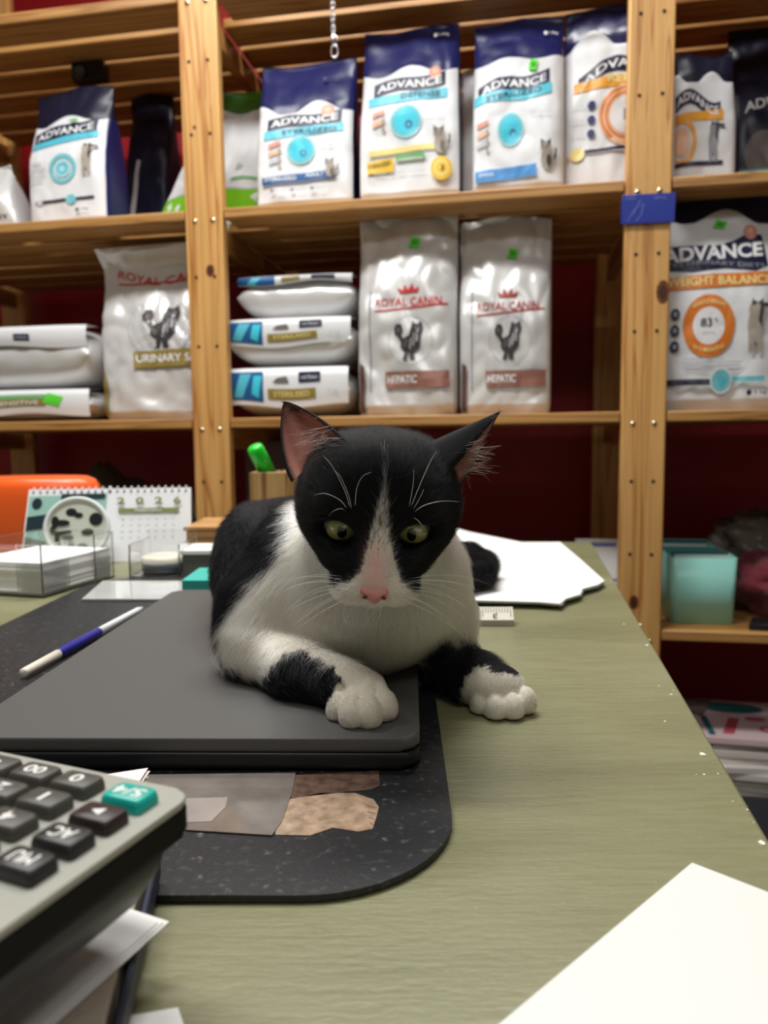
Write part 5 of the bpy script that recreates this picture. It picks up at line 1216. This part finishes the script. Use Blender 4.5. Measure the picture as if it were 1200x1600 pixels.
# ---- fur strands
def curves(name, roots, dirs, lens, rads, colr, K_=4, curl=None, parent=cat, material=None):
    n = len(roots); hc = bpy.data.hair_curves.new(name); hc.add_curves([K_] * n)
    P_ = np.zeros((n, K_, 3)); t = np.linspace(0, 1, K_)
    for k in range(K_):
        P_[:, k] = roots + dirs[0] * (lens * t[k])[:, None] * (1 - .35*t[k]) + dirs[1] * (lens * t[k]**1.4)[:, None] * .55
    hc.points.foreach_set('position', (P_ - np.array(CATB)).astype(np.float32).ravel())
    ra = hc.attributes.get('radius') or hc.attributes.new('radius', 'FLOAT', 'POINT')
    ra.data.foreach_set('value', (rads[:, None] * (1 - .85*t[None]**1.5)).astype(np.float32).ravel())
    at = hc.attributes.new('Col', 'FLOAT_COLOR', 'CURVE'); at.data.foreach_set('color', np.concatenate([colr, np.ones((n, 1))], 1).astype(np.float32).ravel())
    hc.materials.append(material); o = bpy.data.objects.new(name, hc); C.objects.link(o); o.parent = parent; return o

me.calc_loop_triangles(); nt3 = len(me.loop_triangles); tri = np.zeros(nt3*3, dtype=np.int32); me.loop_triangles.foreach_get('vertices', tri); tri = tri.reshape(-1, 3)
nrm = np.zeros(len(me.vertices)*3, dtype=np.float32); me.vertices.foreach_get('normal', nrm); nrm = nrm.reshape(-1, 3)
Vw = np.zeros(len(me.vertices)*3, dtype=np.float32); me.vertices.foreach_get('co', Vw); Vw = Vw.reshape(-1, 3) + np.array(CATB)
ta, tb_v, tc_ = Vw[tri[:, 0]], Vw[tri[:, 1]], Vw[tri[:, 2]]
areaT = .5 * np.linalg.norm(np.cross(tb_v - ta, tc_ - ta), axis=1); cen = (ta + tb_v + tc_) / 3
# orientation check of normals (the implicit surface)
tn = nrm[tri].mean(axis=1); gdir = cen - np.array([-.05, .55, .82])
ecT = ecolor[tri[:, 0]] if len(ecolor) == len(me.vertices) else np.zeros(nt3, int)
flip = -1 if (tn[ecT == 0] * gdir[ecT == 0]).sum() < 0 else 1
wgt = areaT.copy()
qh = loc(cen); dh = np.linalg.norm(qh, axis=1)
wgt *= np.where(dh < .065, 2.6, 1.0); wgt *= np.where(cen[:, 1] > .62, .6, 1.0)
pl = np.linalg.norm(cen - np.array(P(565, 1100, .39)), axis=1) < .035; pr_ = np.linalg.norm(cen - np.array(P(782, 1095, .45)), axis=1) < .035
wgt *= np.where(pl | pr_, 2.2, 1.0); wgt[ecT == 1] *= .25; wgt[cen[:, 2] < ground(cen) + .0008] = 0
NF = 300000
pick = rng.choice(nt3, NF, p=wgt / wgt.sum()); r1 = np.sqrt(rng.random(NF)); r2 = rng.random(NF)
w0, w1, w2 = (1 - r1)[:, None], (r1 * (1 - r2))[:, None], (r1 * r2)[:, None]
R_ = ta[pick]*w0 + tb_v[pick]*w1 + tc_[pick]*w2
Nn = nrm[tri[pick, 0]]*w0 + nrm[tri[pick, 1]]*w1 + nrm[tri[pick, 2]]*w2; Nn *= flip; Nn /= np.linalg.norm(Nn, axis=1, keepdims=True) + 1e-9
eT = ecT[pick]; earm = eT > 0
for oi, (o1, o2, n, m, g, N) in enumerate(earinfo): pass
Nn[earm] *= flip
# flow field
wc, q, isH = coat(R_, None, 1.0)
flow = np.zeros_like(R_); tot = np.zeros(NF)
for pr in BODY:
    if pr[0] != 'c': continue
    d = prim(pr, R_); wgt_ = np.exp(-np.abs(d) / .008); ab = pr[2] - pr[1]; ab = ab / np.linalg.norm(ab)
    flow += wgt_[:, None] * ab; tot += wgt_
flow /= (tot[:, None] + 1e-9)
chest = (R_[:, 1] < .54) & (R_[:, 2] > .79) & ~isH
flow = np.where(chest[:, None], flow*.5 + np.array([0, .15, -.8]) + np.stack([R_[:, 0]*6, 0*R_[:, 0], 0*R_[:, 0]], 1), flow)
noseW = np.array(HM4 @ Vector((0, -.056, -.012)))
hf = R_ - noseW; hf /= np.linalg.norm(hf, axis=1, keepdims=True) + 1e-9
flow = np.where(isH[:, None], hf, flow)
for (o1, o2, n, m, g, N), tip in zip(earinfo, (P(438, 627, .404), P(781, 643, .412))):
    dE = np.array(tip) - R_; dE /= np.linalg.norm(dE, axis=1, keepdims=True) + 1e-9
    near = earm & (np.linalg.norm(R_ - g.mean(axis=(0, 1)), axis=1) < .05); flow = np.where(near[:, None], dE, flow)
flow = flow + rng.normal(0, .22, flow.shape)
flow -= (flow * Nn).sum(1, keepdims=True) * Nn; flow /= np.linalg.norm(flow, axis=1, keepdims=True) + 1e-9
L = np.full(NF, .0115)
dn = np.linalg.norm(R_ - noseW, axis=1)
L = np.where(isH, np.clip(.0018 + dn*.125, .0018, .0105), L)
pawm = (np.linalg.norm(R_ - np.array(P(565, 1100, .39)), axis=1) < .028) | (np.linalg.norm(R_ - np.array(P(785, 1095, .45)), axis=1) < .030)
armm = (R_[:, 2] < ZL + .035) & (R_[:, 1] < .475); L = np.where(armm & ~isH, .0075, L); L = np.where(pawm, .0017, L)
L = np.where(earm, .0030, L); L = np.where(R_[:, 1] > .72, .0085, L)
L *= rng.uniform(.6, 1.2, NF)
lift = np.where(isH | earm, .42, .45) + rng.normal(0, .08, NF); lift = np.where(pawm, .45, lift)
d0 = Nn * lift[:, None] + flow * (1 - .3*lift)[:, None]; d1_ = flow - np.array([0, 0, .12])
keep = np.ones(NF, dtype=bool)
for cc, s in CUTS:
    d = np.sqrt((((q - cc) / np.array([.0108, .016, .0074]))**2).sum(-1)); keep &= d > 1
keep &= ~((np.abs(q[:, 0]) < .0075) & (q[:, 2] < -.0110) & (q[:, 2] > -.0225) & (q[:, 1] < -.0505))
tipz = R_[:, 2] + (d0[:, 2]*.65 + d1_[:, 2]*.55) * L; keep &= tipz > ground(R_) + .0002
keep &= ~((eT == 1) & (rng.random(NF) < .2))
keep &= mouth_d(q) > .0010
cw = W_COL[None] * rng.uniform(.86, 1.08, NF)[:, None]; cb = B_COL[None] * (rng.uniform(.6, 2.2, NF) * np.where(isH, .5, 1.7))[:, None]  # body black raised above head black: overhead sheen put into the fur colour
cf = np.where(wc[:, None] > .5, cw, cb)
stray = (rng.random(NF) < .012) & ~isH; cf = np.where((stray & (wc < .5) & armm)[:, None], W_COL*.5, cf)
pk = np.clip((-.040 - q[:, 1]) / .010, 0, 1) * np.clip(1 - np.abs(q[:, 0]) / .009, 0, 1) * isH * (q[:, 2] > -.020)
cf = cf * (1 - .32*pk[:, None]) + P_COL * .32 * pk[:, None]
L = L * (1 - .75*pk); thin = (isH & (wc > .5) & (q[:, 2] > -.004) & (rng.random(NF) < np.clip((q[:, 2] + .004) / .045, 0, .65))); cf = np.where(thin[:, None], B_COL * 2, cf)
cf = np.where((eT == 1)[:, None], np.array(srgb(150, 110, 98))[None] * rng.uniform(.3, 1.0, NF)[:, None], cf); cf = np.where((eT == 2)[:, None], B_COL * 2.0, cf)
rad = np.where(wc > .5, .000105, .000085) * rng.uniform(.7, 1.2, NF); rad = np.where(isH | pawm, rad*.75, rad)
k = keep
M_fur = bpy.data.materials.new('cat_fur'); M_fur.use_nodes = True; nt = M_fur.node_tree; nt.nodes.remove(nt.nodes['Principled BSDF'])
a_ = nt.nodes.new('ShaderNodeAttribute'); a_.attribute_name = 'Col'; hb = nt.nodes.new('ShaderNodeBsdfHairPrincipled'); hb.parametrization = 'COLOR'
nt.links.new(a_.outputs['Color'], hb.inputs['Color']); hb.inputs['Roughness'].default_value = .38; hb.inputs['Radial Roughness'].default_value = .5; hb.inputs['Random Roughness'].default_value = .2
pb = nt.nodes.new('ShaderNodeBsdfPrincipled'); nt.links.new(a_.outputs['Color'], pb.inputs['Base Color']); pb.inputs['Roughness'].default_value = .42; pb.inputs['Specular IOR Level'].default_value = .26
bw = nt.nodes.new('ShaderNodeRGBToBW'); nt.links.new(a_.outputs['Color'], bw.inputs[0]); mr = nt.nodes.new('ShaderNodeMapRange'); mr.inputs[1].default_value = .03; mr.inputs[2].default_value = .15; nt.links.new(bw.outputs[0], mr.inputs[0])
ms = nt.nodes.new('ShaderNodeMixShader'); nt.links.new(mr.outputs[0], ms.inputs[0]); nt.links.new(pb.outputs[0], ms.inputs[1]); nt.links.new(hb.outputs[0], ms.inputs[2]); nt.links.new(ms.outputs[0], nt.nodes['Material Output'].inputs['Surface'])
curves('fur', R_[k], (d0[k], d1_[k]), L[k], rad[k], cf[k], material=M_fur)
# long pale tufts in the ears
tr, td0, td1, tl_, tr_, tcol = [], [], [], [], [], []
for (o1, o2, n, m, g, N), side, tip in zip(earinfo, (-1, 1), (P(438, 627, .404), P(781, 643, .412))):
    for _ in range(170):
        i = rng.random() * .45 * (n - 1); j = (rng.beta(1.2, 1.2)) * (m - 1)
        if side == -1: j = (m - 1) * (.03 + .35 * rng.random()); dest = np.array(P(450, 700, .385))
        else: j = (m - 1) * (.72 + .26*rng.random()); i = rng.random() * .3 * (n - 1); dest = np.array(P(772, 712, .400))
        p = g[int(i), int(j)]; d = dest + rng.normal(0, .008, 3) - p; d /= np.linalg.norm(d)
        tr.append(p); td0.append(d * .9 + np.array([0, -.35, .0])); td1.append(d); tl_.append(rng.uniform(.008, .021 if side == 1 else .018)); tr_.append(.00007); tcol.append(np.array(srgb(196, 160, 142)) * rng.uniform(.12, .6))
curves('ear_tuft', np.array(tr), (np.array(td0), np.array(td1)), np.array(tl_), np.array(tr_), np.array(tcol), 5, material=M_fur)

# ---- eyes
M_eye = bpy.data.materials.new('cat_eye'); M_eye.use_nodes = True; nt = M_eye.node_tree; b_ = nt.nodes['Principled BSDF']
tc = nt.nodes.new('ShaderNodeTexCoord'); sp_ = nt.nodes.new('ShaderNodeSeparateXYZ'); nt.links.new(tc.outputs['Object'], sp_.inputs[0])
def mth(op, a, b=None):
    n = nt.nodes.new('ShaderNodeMath'); n.operation = op
    for i, v in enumerate((a, b)):
        if v is None: continue
        if isinstance(v, (int, float)): n.inputs[i].default_value = v
        else: nt.links.new(v, n.inputs[i])
    return n.outputs[0]
sx_ = mth('DIVIDE', sp_.outputs['X'], .0024); sz_ = mth('DIVIDE', sp_.outputs['Z'], .0042)
pup = mth('SQRT', mth('ADD', mth('MULTIPLY', sx_, sx_), mth('MULTIPLY', sz_, sz_)))
rr_ = mth('SQRT', mth('ADD', mth('MULTIPLY', sp_.outputs['X'], sp_.outputs['X']), mth('MULTIPLY', sp_.outputs['Z'], sp_.outputs['Z'])))
iris = mix_ramp(nt, mth('DIVIDE', rr_, .0085), [(.1, srgb(110, 106, 48)), (.5, srgb(146, 146, 84)), (.82, srgb(126, 132, 78)), (.95, (.01, .01, .01))])
mx = nt.nodes.new('ShaderNodeMixRGB'); nt.links.new(mix_ramp(nt, pup, [(.92, (0, 0, 0)), (1.0, (1, 1, 1))]), mx.inputs['Fac']); mx.inputs['Color1'].default_value = (.002, .002, .002, 1); nt.links.new(iris, mx.inputs['Color2'])
nt.links.new(mx.outputs[0], b_.inputs['Base Color']); b_.inputs['Roughness'].default_value = .25; b_.inputs['Coat Weight'].default_value = 1; b_.inputs['Coat Roughness'].default_value = .02
for s in (-1, 1):
    e = HM4 @ Matrix.Translation((s*.0183, -.0222, .0002)) @ Matrix.Rotation(math.radians(-6*s), 4, 'Z') @ Matrix.Rotation(math.radians(2), 4, 'X')
    b = MB(e); b.ell((0, 0, 0), (.0110, .0106, .0106), M_eye, 32, 24); o = b.build('eye', cat)
    inv_ = cat.matrix_world.inverted() @ e; o.data.transform(inv_.inverted()); o.matrix_local = inv_

# ---- nose leather
M_nose = mat('nose_pink', srgb(206, 138, 136), .38, bump=.3, bscale=900); M_nost = mat('nostril_dark', srgb(90, 36, 40), .5)
b = MB(HM4 @ Matrix.Translation((0, -.0548, -.0196)))
nu, nv_ = 28, 18; vs = []
for i in range(nv_ + 1):
    for k2 in range(nu):
        a, t = 2*math.pi*k2/nu, math.pi*i/nv_; d = Vector((math.sin(t)*math.cos(a), math.sin(t)*math.sin(a), -math.cos(t)))
        wd = .0072 if d.z > .1 else .0072 * (1 - .72*min(1, (.1 - d.z)/1.0)); zz_ = .0064 if d.z > 0 else .0062
        p = Vector((d.x*wd, d.y*.0044, d.z*zz_))
        if d.z > .3: p.y += (d.z - .3) * .004
        for s in (-1, 1):
            dd = ((p.x - s*.0046)/.0015)**2 + ((p.z - .0002 + abs(p.x)*.1)/.0011)**2
            if p.y < 0: p.y += .0012 * math.exp(-dd)
        vs.append(p)
b.faces(vs, [(i*nu+k2, i*nu+(k2+1) % nu, (i+1)*nu+(k2+1) % nu, (i+1)*nu+k2) for i in range(nv_) for k2 in range(nu)], M_nose, True)
for s in (-1, 1): b.ell((s*.0047, -.0032, -.0006), (.0012, .0009, .0007), M_nost, 10, 6)
b.build('nose', cat)

# ---- whiskers, one strand each
M_wh = mat('whisker_white', (.85, .84, .8), .3)
def whisk(path, r=.00017):
    pp = [Vector(p) for p in path]; out = []
    for i in range(len(pp) - 1):
        p0, p1, p2, p3 = pp[max(i-1, 0)], pp[i], pp[i+1], pp[min(i+2, len(pp)-1)]
        for t in (0, .25, .5, .75): out.append(.5*((2*p1) + (p2-p0)*t + (2*p0-5*p1+4*p2-p3)*t*t + (3*p1-p0-3*p2+p3)*t**3))
    out.append(pp[-1]); n = len(out)
    b = MB(); b.tube(out, [r * (1 - .8*i/(n-1)) for i in range(n)], M_wh, 6); b.build('whisker', cat)
WK = [[(548, 800, .366), (540, 770, .355), (520, 730, .350), (505, 712, .352)], [(550, 800, .366), (545, 775, .352), (532, 745, .346), (522, 735, .346)], [(545, 800, .366), (532, 782, .358), (508, 771, .356), (490, 774, .362)],
      [(555, 795, .364), (557, 765, .352), (566, 745, .345), (580, 738, .342)], [(546, 805, .366), (535, 795, .362), (522, 798, .362), (514, 806, .366)],
      [(638, 798, .366), (645, 760, .352), (647, 735, .350)], [(640, 798, .366), (655, 760, .352), (672, 722, .350), (682, 705, .350)], [(643, 800, .366), (655, 780, .356), (662, 765, .354)],
      [(645, 802, .366), (662, 790, .356), (690, 783, .358), (718, 784, .366)], [(642, 806, .366), (655, 815, .360), (664, 830, .362)]]
for w in WK: whisk([P(*p) for p in w], .00015)
rw = random.Random(9)
for s in (-1, 1):
    for k2 in range(10):
        row, col_ = k2 % 4, k2 // 4
        p0 = HM4 @ Vector((s*(.0100 + .0018*col_), -.0535 + .0028*col_, -.0165 - .0022*row))
        ln = .030 + .020*rw.random(); up_ = .45 - .35*row + rw.uniform(-.1, .1)
        dirw = Vector((s*.9, .05 + .12*col_, up_ * .5 - .12)); dirw.normalize()
        whisk([p0, p0 + dirw*ln*.35 + Vector((0, -.004, .001)), p0 + dirw*ln*.7 + Vector((0, -.004, -.002)), p0 + dirw*ln + Vector((0, 0, -.009))], .00009)
for k2 in range(7):
    p0 = HM4 @ Vector((rw.uniform(-.012, .006), -.046, -.030)); whisk([p0, p0 + Vector((rw.uniform(-.004, .002), -.004, -.006)), p0 + Vector((rw.uniform(-.008, .003), -.003, -.014))], .0001)
